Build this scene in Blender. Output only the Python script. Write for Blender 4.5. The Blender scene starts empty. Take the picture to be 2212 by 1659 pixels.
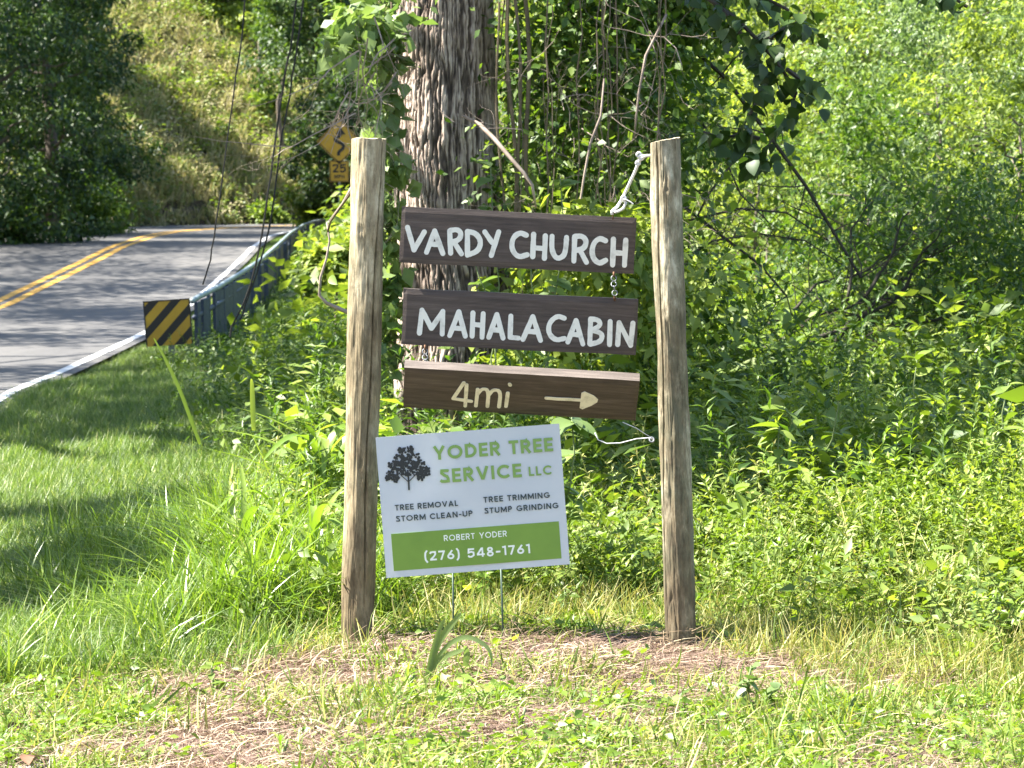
import bpy, math, random
import numpy as np
from mathutils import Vector, Matrix, noise as mnoise

RS = np.random.RandomState(7)
random.seed(7)
SC = bpy.context.scene
COL = SC.collection

# ---------------------------------------------------------------- camera
F = 6272.0                      # focal length in pixels of a 2212 px wide picture (20 degree lens)
CX, CY, HY = 1106.0, 829.5, 430.0
CAMZ = 1.45
TH = math.atan((CY - HY) / F)
cam_d = bpy.data.cameras.new('camera')
cam = bpy.data.objects.new('camera', cam_d); COL.objects.link(cam)
cam.location = (0, 0, CAMZ)
cam.rotation_euler = (math.pi / 2 - TH, 0, 0)
cam_d.sensor_width = 36.0
cam_d.lens = 18.0 / (1106.0 / F)
cam_d.clip_start = 0.1
cam_d.clip_end = 2000
cam_d.dof.use_dof = True
cam_d.dof.focus_distance = 9.7
cam_d.dof.aperture_fstop = 13.0
SC.camera = cam

# ---------------------------------------------------------------- sky, sun, exposure
SUN_EL = math.radians(53)
TRAVEL = Vector((0.998, -0.055, 0)).normalized()          # sunlight travels to the right and slightly to the viewer
world = bpy.data.worlds.new('World'); SC.world = world
world.use_nodes = True
wn = world.node_tree
bgn = wn.nodes['Background']
sky = wn.nodes.new('ShaderNodeTexSky')
sky.sky_type = 'NISHITA'; sky.sun_disc = False
sky.sun_elevation = SUN_EL
sky.sun_rotation = math.atan2(-TRAVEL.x, -TRAVEL.y)
wn.links.new(sky.outputs[0], bgn.inputs[0])
bgn.inputs[1].default_value = 0.078
sun_d = bpy.data.lights.new('sun', 'SUN')
sun = bpy.data.objects.new('sun', sun_d); COL.objects.link(sun)
sun_d.energy = 5.0
sun_d.angle = math.radians(0.53)
sun_d.color = (1.0, 0.955, 0.86)
LD = Vector((TRAVEL.x * math.cos(SUN_EL), TRAVEL.y * math.cos(SUN_EL), -math.sin(SUN_EL)))
sun.rotation_euler = LD.to_track_quat('-Z', 'Y').to_euler()
sun.location = (-20, 5, 30)
SC.view_settings.view_transform = 'Standard'
SC.view_settings.look = 'None'
SC.view_settings.gamma = 1.0
SC.view_settings.use_curve_mapping = False
SC.view_settings.exposure = 2.35
SC.render.engine = 'CYCLES'
cy = SC.cycles
cy.max_bounces = 7; cy.diffuse_bounces = 4; cy.glossy_bounces = 2
cy.transmission_bounces = 4; cy.transparent_max_bounces = 4
cy.use_denoising = True
cy.sample_clamp_indirect = 6

# ---------------------------------------------------------------- projection helper
Fw = Vector((0, math.cos(TH), -math.sin(TH))); Up = Vector((0, math.sin(TH), math.cos(TH)))
def ray(px, py):
    return Vector((1, 0, 0)) * ((px - CX) / F) + Up * ((CY - py) / F) + Fw
def P(px, py, Y):
    d = ray(px, py); t = Y / d.y
    return Vector((0, 0, CAMZ)) + d * t
def on_plane(px, py, o, n):
    d = ray(px, py); c = Vector((0, 0, CAMZ))
    return c + d * ((o - c).dot(n) / d.dot(n))
def zrow(py, Y):
    return P(CX, py, Y).z

# ---------------------------------------------------------------- noise
_tab = RS.rand(256, 256)
def vn2(x, y, seed=0):
    x = np.asarray(x, float) + seed * 17.3; y = np.asarray(y, float) + seed * 9.7
    xi = np.floor(x).astype(int); yi = np.floor(y).astype(int)
    fx = x - xi; fy = y - yi
    fx = fx * fx * (3 - 2 * fx); fy = fy * fy * (3 - 2 * fy)
    g = lambda a, b: _tab[a % 256, b % 256]
    return (g(xi, yi) * (1 - fx) + g(xi + 1, yi) * fx) * (1 - fy) + (g(xi, yi + 1) * (1 - fx) + g(xi + 1, yi + 1) * fx) * fy
def fbm(x, y, o=3, seed=0):
    s = 0; a = 0.5; t = 0
    for k in range(o):
        s = s + a * vn2(np.asarray(x) * 2 ** k, np.asarray(y) * 2 ** k, seed + k); t += a; a *= 0.5
    return s / t

# ---------------------------------------------------------------- object helpers
def link(o, parent=None):
    COL.objects.link(o)
    if parent: o.parent = parent
    return o
def tag(o, label=None, cat=None, group=None, kind=None):
    if label: o['label'] = label
    if cat: o['category'] = cat
    if group: o['group'] = group
    if kind: o['kind'] = kind
    return o
def thing(name, label, cat, loc=(0, 0, 0), group=None):
    o = link(bpy.data.objects.new(name, None)); o.location = loc
    o.empty_display_size = 0.2
    return tag(o, label, cat, group)
def mesh_np(name, V, Fc, mat, tone=None, smooth=False):
    """V (n,3), Fc: (m,k) array or list of index lists"""
    me = bpy.data.meshes.new(name)
    V = np.asarray(V, dtype=np.float32)
    if isinstance(Fc, np.ndarray):
        m, k = Fc.shape
        me.vertices.add(len(V)); me.vertices.foreach_set('co', V.ravel())
        me.loops.add(m * k); me.loops.foreach_set('vertex_index', Fc.ravel().astype(np.int32))
        me.polygons.add(m)
        me.polygons.foreach_set('loop_start', (np.arange(m) * k).astype(np.int32))
        me.polygons.foreach_set('loop_total', np.full(m, k, dtype=np.int32))
        me.update(calc_edges=True)
    else:
        me.from_pydata([tuple(v) for v in V], [], [tuple(f) for f in Fc])
    if tone is not None:
        a = me.attributes.new('tone', 'FLOAT', 'POINT')
        a.data.foreach_set('value', np.asarray(tone, dtype=np.float32))
    if smooth:
        me.polygons.foreach_set('use_smooth', np.ones(len(me.polygons), dtype=bool))
    if isinstance(mat, (list, tuple)):
        for m_ in mat: me.materials.append(m_)
    elif mat: me.materials.append(mat)
    return me
def obj(name, me, parent=None, loc=None):
    o = bpy.data.objects.new(name, me); link(o, parent)
    if loc is not None: o.location = loc
    return o

class MB:
    """collects quads and polygons into one mesh"""
    def __init__(s): s.v = []; s.f = []
    def add(s, vs, fs):
        b = len(s.v); s.v += [tuple(v) for v in vs]; s.f += [tuple(i + b for i in f) for f in fs]; return s
    def box(s, lo, hi, M=None):
        x0, y0, z0 = lo; x1, y1, z1 = hi
        vs = [Vector(p) for p in ((x0,y0,z0),(x1,y0,z0),(x1,y1,z0),(x0,y1,z0),(x0,y0,z1),(x1,y0,z1),(x1,y1,z1),(x0,y1,z1))]
        if M: vs = [M @ v for v in vs]
        return s.add(vs, [(3,2,1,0),(4,5,6,7),(0,1,5,4),(1,2,6,5),(2,3,7,6),(3,0,4,7)])
    def tube(s, pts, rad, n=6, cap=True):
        pts = [Vector(p) for p in pts]
        if not hasattr(rad, '__len__'): rad = [rad] * len(pts)
        vs = []; fs = []
        prev = None
        for i, p in enumerate(pts):
            t = (pts[min(i + 1, len(pts) - 1)] - pts[max(i - 1, 0)])
            if t.length < 1e-9: t = Vector((0, 0, 1))
            t.normalize()
            if prev is None:
                a = t.orthogonal().normalized()
            else:
                a = prev - t * prev.dot(t)
                if a.length < 1e-6: a = t.orthogonal()
                a.normalize()
            prev = a; b = t.cross(a)
            for k in range(n):
                w = 2 * math.pi * k / n
                vs.append(p + (a * math.cos(w) + b * math.sin(w)) * rad[i])
        for i in range(len(pts) - 1):
            for k in range(n):
                fs.append((i * n + k, i * n + (k + 1) % n, (i + 1) * n + (k + 1) % n, (i + 1) * n + k))
        if cap:
            fs.append(tuple(range(n))[::-1]); fs.append(tuple((len(pts) - 1) * n + k for k in range(n)))
        return s.add(vs, fs)
    def prism(s, poly, z0, z1, M=None):
        n = len(poly)
        vs = [Vector((x, y, z0)) for x, y in poly] + [Vector((x, y, z1)) for x, y in poly]
        if M: vs = [M @ v for v in vs]
        return s.add(vs, [tuple(range(n))[::-1], tuple(range(n, 2 * n))] + [(k, (k + 1) % n, n + (k + 1) % n, n + k) for k in range(n)])
    def me(s, name, mat, smooth=False):
        me = bpy.data.meshes.new(name); me.from_pydata(s.v, [], s.f)
        if mat: me.materials.append(mat)
        if smooth: me.polygons.foreach_set('use_smooth', [True] * len(me.polygons))
        return me
    def obj(s, name, mat, parent=None, smooth=False, loc=None):
        return obj(name, s.me(name, mat, smooth), parent, loc)

# ---------------------------------------------------------------- materials
def new_mat(name):
    m = bpy.data.materials.new(name); m.use_nodes = True
    nt = m.node_tree; b = nt.nodes['Principled BSDF']
    return m, nt, b
def ramp(nt, fac, stops):
    r = nt.nodes.new('ShaderNodeValToRGB')
    while len(r.color_ramp.elements) < len(stops): r.color_ramp.elements.new(0.5)
    for e, (p, c) in zip(r.color_ramp.elements, stops):
        e.position = p; e.color = (c[0], c[1], c[2], 1)
    nt.links.new(fac, r.inputs[0]); return r
def noise_tex(nt, scale, detail=4, rough=0.55, vec=None, stretch=None, coord='Object'):
    n = nt.nodes.new('ShaderNodeTexNoise'); n.inputs['Scale'].default_value = scale
    n.inputs['Detail'].default_value = detail; n.inputs['Roughness'].default_value = rough
    tc = nt.nodes.new('ShaderNodeTexCoord'); src = tc.outputs[coord]
    if stretch:
        mp = nt.nodes.new('ShaderNodeMapping'); mp.inputs['Scale'].default_value = stretch
        nt.links.new(src, mp.inputs[0]); src = mp.outputs[0]
    nt.links.new(src, n.inputs['Vector']); return n
def mixc(nt, fac, a, b, mode='MIX'):
    m = nt.nodes.new('ShaderNodeMix'); m.data_type = 'RGBA'; m.blend_type = mode
    if hasattr(fac, 'links'): nt.links.new(fac, m.inputs[0])
    else: m.inputs[0].default_value = fac
    for s, v in ((6, a), (7, b)):
        if hasattr(v, 'links'): nt.links.new(v, m.inputs[s])
        else: m.inputs[s].default_value = (*v, 1)
    return m.outputs[2]
def bump(nt, b, h, strength=0.3, dist=0.01):
    bn = nt.nodes.new('ShaderNodeBump'); bn.inputs['Strength'].default_value = strength
    bn.inputs['Distance'].default_value = dist
    nt.links.new(h, bn.inputs['Height']); nt.links.new(bn.outputs[0], b.inputs['Normal'])

def leaf_mat(name, stops, trans=0.4, tint=(1.3, 1.35, 0.45), rough=0.5, spec=0.5, vary=0.5):
    """leaf colour from the per-leaf tone attribute and the plant it grows on; light shines through the blade"""
    m, nt, b = new_mat(name)
    at = nt.nodes.new('ShaderNodeAttribute'); at.attribute_name = 'tone'
    oi = nt.nodes.new('ShaderNodeObjectInfo')
    ma = nt.nodes.new('ShaderNodeMath'); ma.operation = 'MULTIPLY_ADD'
    nt.links.new(oi.outputs['Random'], ma.inputs[0]); ma.inputs[1].default_value = vary
    sb = nt.nodes.new('ShaderNodeMath'); sb.operation = 'SUBTRACT'; sb.inputs[1].default_value = vary / 2
    nt.links.new(at.outputs['Fac'], sb.inputs[0]); nt.links.new(sb.outputs[0], ma.inputs[2])
    if 'straw' not in name: stops = [(p_, (c_[0] * 1.02, c_[1] * 1.08, c_[2] * .9)) for p_, c_ in stops]
    r = ramp(nt, ma.outputs[0], stops)
    nt.links.new(r.outputs[0], b.inputs['Base Color'])
    b.inputs['Roughness'].default_value = rough
    b.inputs['Specular IOR Level'].default_value = spec
    tr = nt.nodes.new('ShaderNodeBsdfTranslucent')
    tc = mixc(nt, 1.0, r.outputs[0], tint, 'MULTIPLY')
    nt.links.new(tc, tr.inputs[0])
    mx = nt.nodes.new('ShaderNodeMixShader'); mx.inputs[0].default_value = trans
    nt.links.new(b.outputs[0], mx.inputs[1]); nt.links.new(tr.outputs[0], mx.inputs[2])
    nt.links.new(mx.outputs[0], nt.nodes['Material Output'].inputs[0])
    return m

G = lambda r, g, b: (r, g, b)
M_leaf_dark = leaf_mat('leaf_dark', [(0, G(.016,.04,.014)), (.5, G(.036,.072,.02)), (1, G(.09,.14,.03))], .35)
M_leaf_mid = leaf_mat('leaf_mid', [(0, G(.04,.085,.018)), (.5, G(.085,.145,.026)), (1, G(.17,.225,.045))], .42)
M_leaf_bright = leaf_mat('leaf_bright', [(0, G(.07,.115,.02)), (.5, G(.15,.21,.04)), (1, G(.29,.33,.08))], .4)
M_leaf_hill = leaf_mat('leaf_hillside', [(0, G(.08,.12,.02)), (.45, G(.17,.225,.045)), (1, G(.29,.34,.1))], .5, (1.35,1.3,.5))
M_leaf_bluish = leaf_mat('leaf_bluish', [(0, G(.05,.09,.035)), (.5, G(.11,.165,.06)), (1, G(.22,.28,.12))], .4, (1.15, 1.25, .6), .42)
M_lawn = leaf_mat('lawn_grass', [(0, G(.05,.09,.02)), (.5, G(.125,.19,.05)), (.85, G(.24,.3,.1)), (1, G(.42,.4,.22))], .4, (1.2,1.3,.5), .45, .5, .35)
M_tall = leaf_mat('tall_grass', [(0, G(.07,.13,.02)), (.6, G(.16,.24,.045)), (1, G(.3,.35,.1))], .45, (1.25,1.3,.45), .38, .6, .4)
M_cover = leaf_mat('ground_cover', [(0, G(.07,.125,.02)), (.5, G(.15,.23,.035)), (.92, G(.26,.33,.07)), (1, G(.38,.34,.14))], .4, (1.3,1.3,.4), .45, .5, .4)
M_straw = leaf_mat('straw', [(0, G(.07,.045,.035)), (.4, G(.2,.13,.1)), (.8, G(.38,.27,.2)), (1, G(.58,.5,.34))], .2, (1.1,1,.8), .6, .4, .3)
M_drygrass = leaf_mat('dry_grass', [(0, G(.1,.16,.03)), (.4, G(.2,.24,.06)), (.7, G(.36,.34,.13)), (1, G(.5,.42,.24))], .35, (1.2,1.15,.6), .5, .4, .5)
M_grape_shaded = leaf_mat('grape_leaf_shaded', [(0, G(.014,.034,.01)), (.6, G(.03,.06,.014)), (1, G(.07,.11,.025))], .22, (1.2,1.3,.5), .5, .4)  # leaf green darkened so the bough's shade sits in its colour
M_bankgrass = leaf_mat('bank_grass', [(0, G(.16,.2,.06)), (.35, G(.3,.29,.13)), (.65, G(.46,.39,.24)), (1, G(.56,.45,.35))], .3, (1.1,1.1,.7), .6, .3, .5)

def mat_simple(name, col, rough=.6, metal=0, nscale=None, ncol=None, stretch=None, bmp=0, spec=.5, lo=.35, hi=.7):
    m, nt, b = new_mat(name)
    b.inputs['Roughness'].default_value = rough; b.inputs['Metallic'].default_value = metal
    b.inputs['Specular IOR Level'].default_value = spec
    if nscale:
        n = noise_tex(nt, nscale, 5, .6, stretch=stretch)
        r = ramp(nt, n.outputs['Fac'], [(lo, ncol), (hi, col)])
        nt.links.new(r.outputs[0], b.inputs['Base Color'])
        if bmp: bump(nt, b, n.outputs['Fac'], bmp, .01)
    else: b.inputs['Base Color'].default_value = (*col, 1)
    return m

def ground_material():
    m, nt, b = new_mat('soil_and_thatch')
    n1 = noise_tex(nt, 2.2, 6, .6); n2 = noise_tex(nt, 60, 4, .7)
    r1 = ramp(nt, n1.outputs['Fac'], [(.35, (.04,.042,.016)), (.5, (.075,.055,.035)), (.68, (.12,.085,.06))])
    r2 = ramp(nt, n2.outputs['Fac'], [(.3, (.35,.3,.25)), (.7, (1.2,1.15,1.05))])
    c = mixc(nt, 1.0, r1.outputs[0], r2.outputs[0], 'MULTIPLY')
    nt.links.new(c, b.inputs['Base Color']); b.inputs['Roughness'].default_value = .95
    bump(nt, b, n2.outputs['Fac'], .8, .02)
    return m
M_ground = ground_material()
def asphalt():
    m, nt, b = new_mat('asphalt')
    n1 = noise_tex(nt, 90, 3, .7); n2 = noise_tex(nt, .5, 5, .6, stretch=(1.5, .12, 1)); n3 = noise_tex(nt, 6, 5, .65)
    r1 = ramp(nt, n1.outputs['Fac'], [(.3, (.055,.053,.052)), (.7, (.12,.116,.112))])
    r2 = ramp(nt, n2.outputs['Fac'], [(.35, (.8,.8,.82)), (.65, (1.2,1.18,1.15))])
    r3 = ramp(nt, n3.outputs['Fac'], [(.3, (.85,.85,.85)), (.7, (1.1,1.1,1.1))])
    c = mixc(nt, 1, r1.outputs[0], r2.outputs[0], 'MULTIPLY'); c = mixc(nt, 1, c, r3.outputs[0], 'MULTIPLY')
    nt.links.new(c, b.inputs['Base Color']); b.inputs['Roughness'].default_value = .78
    bump(nt, b, n1.outputs['Fac'], .25, .004)
    return m
M_asphalt = asphalt()
M_white_line = mat_simple('white_line_paint', (.72,.72,.7), .7, nscale=14, ncol=(.36,.35,.34), lo=.3, hi=.5)
M_yellow_line = mat_simple('yellow_line_paint', (.62,.34,.045), .7, nscale=10, ncol=(.34,.2,.06), lo=.3, hi=.5)

def wood_board(name, c0, c1, c2):
    m, nt, b = new_mat(name)
    n = noise_tex(nt, 6, 6, .62, stretch=(.8, 14, 14)); n2 = noise_tex(nt, 3, 4, .6, stretch=(1, 4, 4)); n3 = noise_tex(nt, 30, 5, .7, stretch=(.6, 12, 12))
    r = ramp(nt, n.outputs['Fac'], [(.28, c0), (.5, c1), (.75, c2)])
    r2 = ramp(nt, n2.outputs['Fac'], [(.3, (.7,.66,.66)), (.7, (1.2,1.2,1.2))])
    r3 = ramp(nt, n3.outputs['Fac'], [(.3, (.75,.75,.75)), (.6, (1.1,1.1,1.1))])
    c = mixc(nt, 1, r.outputs[0], r2.outputs[0], 'MULTIPLY'); c = mixc(nt, 1, c, r3.outputs[0], 'MULTIPLY')
    nt.links.new(c, b.inputs['Base Color']); b.inputs['Roughness'].default_value = .62
    bump(nt, b, n3.outputs['Fac'], .5, .003)
    return m
M_board = wood_board('brown_stained_board', (.04,.029,.026), (.078,.057,.046), (.13,.1,.085))
M_board_top = wood_board('weathered_board_edge', (.07,.055,.046), (.13,.105,.088), (.22,.18,.155))
def post_material(name, a, b_, c_, green, knots=True):
    m, nt, b = new_mat(name)
    n = noise_tex(nt, 8, 7, .72, stretch=(1.6, 1.6, .5)); n2 = noise_tex(nt, 11, 6, .75, stretch=(1, 1, .6)); n3 = noise_tex(nt, 26, 6, .75, stretch=(2, 2, .35))
    r = ramp(nt, n.outputs['Fac'], [(.36, a), (.5, b_), (.64, c_)])
    r2 = ramp(nt, n2.outputs['Fac'], [(.46, (0, 0, 0)), (.6, (1, 1, 1))])
    c = mixc(nt, r2.outputs[0], r.outputs[0], green)
    r3 = ramp(nt, n3.outputs['Fac'], [(.34, (.5,.47,.42)), (.5, (1.05,1.05,1.05))])
    c = mixc(nt, 1, c, r3.outputs[0], 'MULTIPLY')
    tc = nt.nodes.new('ShaderNodeTexCoord'); sp = nt.nodes.new('ShaderNodeSeparateXYZ'); nt.links.new(tc.outputs['Object'], sp.inputs[0])
    ad = nt.nodes.new('ShaderNodeMath'); ad.operation = 'MULTIPLY_ADD'; nt.links.new(n2.outputs['Fac'], ad.inputs[0]); ad.inputs[1].default_value = .5; nt.links.new(sp.outputs[2], ad.inputs[2])
    st = ramp(nt, ad.outputs[0], [(.3, (.55,.5,.44)), (.62, (1, 1, 1))]); c = mixc(nt, 1, c, st.outputs[0], 'MULTIPLY')
    n4 = noise_tex(nt, 2.2, 3, .6, stretch=(1.5, 1.5, .7)); r4 = ramp(nt, n4.outputs['Fac'], [(.38, (.72,.68,.62)), (.6, (1.08, 1.08, 1.06))]); c = mixc(nt, 1, c, r4.outputs[0], 'MULTIPLY')
    nt.links.new(c, b.inputs['Base Color']); b.inputs['Roughness'].default_value = .85
    bump(nt, b, n3.outputs['Fac'], .45, .003)
    return m
M_post_l = post_material('tan_round_post', (.17,.13,.08), (.32,.265,.17), (.5,.44,.31), (.2,.17,.105))
M_post_r = post_material('lichen_round_post', (.1,.08,.05), (.24,.2,.13), (.5,.46,.35), (.15,.14,.09))
M_crack = mat_simple('dark_crack', (.03,.022,.015), .9)
M_letter = mat_simple('cream_sign_paint', (.82,.8,.72), .55, nscale=30, ncol=(.52,.5,.44), lo=.22, hi=.48)
M_letter_b = mat_simple('buff_sign_paint', (.82,.76,.6), .55, nscale=30, ncol=(.5,.45,.33), lo=.25, hi=.5)
M_plastic = mat_simple('white_corrugated_plastic', (.6,.63,.67), .35, nscale=3, ncol=(.55,.585,.63))
M_pgreen = mat_simple('printed_green', (.2,.34,.045), .4, nscale=8, ncol=(.17,.3,.04))
M_pgreen_l = mat_simple('printed_leaf_green', (.22,.37,.085), .4)
M_pdark = mat_simple('printed_slate', (.03,.05,.055), .4)
M_pblack = mat_simple('printed_black', (.016,.018,.02), .4)
M_pwhite = mat_simple('printed_white', (.85,.88,.84), .4)
M_wire = mat_simple('galvanised_wire', (.22,.23,.25), .5, .6)
M_stake = mat_simple('dull_green_stake', (.05,.08,.06), .5, .3)
M_rope = mat_simple('white_cord', (.85,.85,.87), .8, nscale=120, ncol=(.55,.55,.58))
M_rust = mat_simple('rusty_screw', (.12,.06,.03), .7, .4)
M_syellow = mat_simple('sign_yellow', (.62,.36,.02), .35, nscale=5, ncol=(.5,.28,.02))
M_sblack = mat_simple('sign_black', (.015,.013,.012), .4)
M_steel = mat_simple('dull_steel', (.28,.3,.3), .5, .7, nscale=12, ncol=(.18,.18,.17))
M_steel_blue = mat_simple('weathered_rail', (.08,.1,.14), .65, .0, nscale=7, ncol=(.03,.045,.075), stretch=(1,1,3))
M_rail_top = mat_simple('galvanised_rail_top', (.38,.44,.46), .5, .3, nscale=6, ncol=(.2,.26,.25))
M_twig = mat_simple('pale_dead_twig', (.36,.29,.24), .8, nscale=14, ncol=(.2,.15,.12))
M_vine = mat_simple('vine_stem', (.2,.15,.09), .85, nscale=10, ncol=(.09,.07,.045))
M_darkvine = mat_simple('dark_vine_stem', (.022,.02,.016), .85)
M_branch = mat_simple('dark_branch_bark', (.07,.06,.045), .9, nscale=9, ncol=(.035,.03,.022))
M_farbark = mat_simple('grey_bark', (.16,.13,.1), .9, nscale=5, ncol=(.07,.055,.045), stretch=(2,2,.4))
M_stone = mat_simple('pale_stone', (.62,.58,.52), .85, nscale=12, ncol=(.4,.36,.32), bmp=.4)
M_gravel = mat_simple('grey_gravel', (.42,.39,.37), .9, nscale=9, ncol=(.22,.2,.19), bmp=.4)
M_deadleaf = mat_simple('dead_leaf', (.2,.1,.05), .75, nscale=20, ncol=(.1,.05,.03))
M_redleaf = mat_simple('rusty_leaf', (.34,.1,.045), .7, nscale=20, ncol=(.2,.06,.03))
M_stem_green = mat_simple('green_stem', (.13,.17,.06), .6)
def bark_material():
    m, nt, b = new_mat('ridged_bark')
    at = nt.nodes.new('ShaderNodeAttribute'); at.attribute_name = 'tone'
    n = noise_tex(nt, 18, 5, .7, stretch=(1, 1, .25)); n2 = noise_tex(nt, 3, 4, .6)
    r = ramp(nt, at.outputs['Fac'], [(.0, (.05,.038,.032)), (.3, (.16,.125,.1)), (.65, (.42,.35,.3)), (1, (.62,.55,.48))])
    r2 = ramp(nt, n.outputs['Fac'], [(.3, (.55,.52,.5)), (.7, (1.3,1.28,1.25))])
    r3 = ramp(nt, n2.outputs['Fac'], [(.35, (.85,.78,.72)), (.7, (1.1,1.1,1.15))])
    c = mixc(nt, 1, r.outputs[0], r2.outputs[0], 'MULTIPLY'); c = mixc(nt, 1, c, r3.outputs[0], 'MULTIPLY')
    nt.links.new(c, b.inputs['Base Color']); b.inputs['Roughness'].default_value = .9
    bump(nt, b, n.outputs['Fac'], .6, .01)
    return m
M_bark = bark_material()

# ---------------------------------------------------------------- road course
def interp(x, xs, ys): return np.interp(x, xs, ys)
RZY = [0, 38, 45, 55, 63, 75, 85, 100, 130, 400]
RZZ = [-.25, -.25, -.18, .15, .40, .60, .66, .70, .75, .8]
def zroad(Y): return np.interp(Y, RZY, RZZ)
def hit_road(px, py):
    lo, hi = 5.0, 160.0
    for _ in range(50):
        mid = (lo + hi) / 2
        if P(px, py, mid).z > zroad(mid): lo = mid
        else: hi = mid
    return P(px, py, lo)
def course(pix, start, end):
    pts = [Vector(start)] + [hit_road(*p) for p in pix] + [Vector(end)]
    return pts
R_edge = course([(0,870),(150,800),(315,722),(430,648),(520,566),(568,522)], (-3.0,2,0), (6,112,0))
yr = [p.y for p in R_edge]
Rx = [p.x for p in R_edge]
# the far bend to the right
R_pts = [(-2.6, 2), (-3.3, 14)] + [(p.x, p.y) for p in R_edge[1:-1]]
last = R_pts[-1]
R_pts += [(last[0] - .12, last[1] + 6), (last[0] + .35, last[1] + 12), (last[0] + 1.8, last[1] + 18), (last[0] + 5.2, last[1] + 23), (8, 97), (20, 101)]
def resample(pts, step=1.0):
    out = [Vector((*pts[0], 0))]
    P_ = [Vector((*p, 0)) for p in pts]
    # Catmull-Rom
    res = []
    for i in range(len(P_) - 1):
        p0 = P_[max(i - 1, 0)]; p1 = P_[i]; p2 = P_[i + 1]; p3 = P_[min(i + 2, len(P_) - 1)]
        n = max(2, int((p2 - p1).length / step))
        for k in range(n):
            t = k / n
            res.append(0.5 * ((2 * p1) + (p2 - p0) * t + (2 * p0 - 5 * p1 + 4 * p2 - p3) * t * t + (3 * p1 - p0 - 3 * p2 + p3) * t ** 3))
    res.append(P_[-1])
    return res
RC = resample(R_pts, 1.0)
def offset(path, d):
    out = []
    for i, p in enumerate(path):
        t = (path[min(i + 1, len(path) - 1)] - path[max(i - 1, 0)]).normalized()
        nrm = Vector((-t.y, t.x, 0))           # to the left of travel
        out.append(p + nrm * d)
    return out
LANE = 3.0
def strip(name, d0, d1, dz, mat, parent=None, crown=.0):
    a = offset(RC, d0); b = offset(RC, d1)
    V = []; Fc = []
    for i in range(len(a)):
        z = float(zroad(RC[i].y))
        V += [(a[i].x, a[i].y, z + dz), (b[i].x, b[i].y, z + dz)]
    for i in range(len(a) - 1): Fc.append((2*i, 2*i+2, 2*i+3, 2*i+1))
    me = bpy.data.meshes.new(name); me.from_pydata(V, [], Fc); me.materials.append(mat)
    o = obj(name, me, parent)
    return o
road = strip('road', -0.12, 2 * LANE + 0.3, 0.0, M_asphalt); tag(road, 'grey asphalt road bending right past the bank', kind='structure')
strip('edge_line', 0.0, 0.105, 0.005, M_white_line, road)
strip('edge_line', 2 * LANE - .1, 2 * LANE, 0.005, M_white_line, road)
strip('centre_line', LANE - 0.21, LANE - 0.06, 0.005, M_yellow_line, road)
strip('centre_line', LANE + 0.06, LANE + 0.21, 0.005, M_yellow_line, road)

RCx = np.array([p.x for p in RC]); RCy = np.array([p.y for p in RC])
RTx = np.gradient(RCx); RTy = np.gradient(RCy); _l = np.hypot(RTx, RTy); RTx /= _l; RTy /= _l
def road_s(x, y):
    """signed distance left of the road's right-hand edge line, and the Y of the nearest road point"""
    x = np.asarray(x, float); y = np.asarray(y, float)
    shp = x.shape; xf = x.ravel(); yf = y.ravel()
    s = np.empty(len(xf)); yy = np.empty(len(xf))
    for a in range(0, len(xf), 20000):
        dx = xf[a:a+20000, None] - RCx[None]; dy = yf[a:a+20000, None] - RCy[None]
        k = np.argmin(dx * dx + dy * dy, axis=1)
        r = np.arange(len(k))
        s[a:a+20000] = -(dx[r, k] * RTy[k] - dy[r, k] * RTx[k])
        yy[a:a+20000] = RCy[k]
    return s.reshape(shp), yy.reshape(shp)
def smooth(a, b, x):
    t = np.clip((x - a) / (b - a), 0, 1); return t * t * (3 - 2 * t)
def terrain(x, y):
    x = np.asarray(x, float); y = np.asarray(y, float)
    s, yy = road_s(x, y)
    zr = zroad(yy)
    # right of the road
    dr = np.maximum(-s, 0)
    field = -.03 + .05 * (fbm(x * .7, y * .7, 3, 3) - .5) + .03 * (fbm(x * 4, y * 4, 3, 4) - .5)
    field = field - .35 * smooth(17, 28, y) * smooth(-4, -1, x - 0) * 1.0
    hill = np.maximum(y - 40, 0) * .30 + .8 * (fbm(x * .1, y * .1, 3, 5) - .5) * smooth(38, 50, y)
    far = field + hill * smooth(-3.5, 2, x + (y - 40) * .02)
    # road shelf
    w = smooth(.5, 3.0, dr)
    right = (zr - .03 - .07 * (1 - smooth(.05, .5, dr))) * (1 - w) + np.where(yy > 60, np.minimum(far, zr + 3) , far) * w
    # beyond the bend's inside the ground drops to the guardrail foot
    dl = np.maximum(s - (2 * LANE + .5), 0)
    bank = np.minimum(dl * .75, 9 + dl * .2) + .9 * (fbm(x * .25, y * .25, 4, 8) - .5) * smooth(.5, 4, dl)
    left = zr - .16 + .1 * smooth(0, .5, dl) + bank * smooth(0, 1.2, dl)
    h = np.where(s > 0, left, right)
    return h
gx = np.concatenate([np.linspace(-260, -40, 23)[:-1], np.linspace(-40, -3, 75)[:-1], np.linspace(-3, 3, 61)[:-1], np.linspace(3, 40, 75)[:-1], np.linspace(40, 260, 23)])
gy = np.concatenate([np.linspace(-60, 0, 7)[:-1], np.linspace(0, 6.5, 14)[:-1], np.linspace(6.5, 13, 66)[:-1], np.linspace(13, 30, 35)[:-1], np.linspace(30, 130, 134)[:-1], np.linspace(130, 600, 30)])
GX, GY = np.meshgrid(gx, gy)
GZ = terrain(GX, GY)
nx, ny = len(gx), len(gy)
idx = np.arange(nx * ny).reshape(ny, nx)
FG = np.stack([idx[:-1, :-1].ravel(), idx[:-1, 1:].ravel(), idx[1:, 1:].ravel(), idx[1:, :-1].ravel()], 1)
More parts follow.
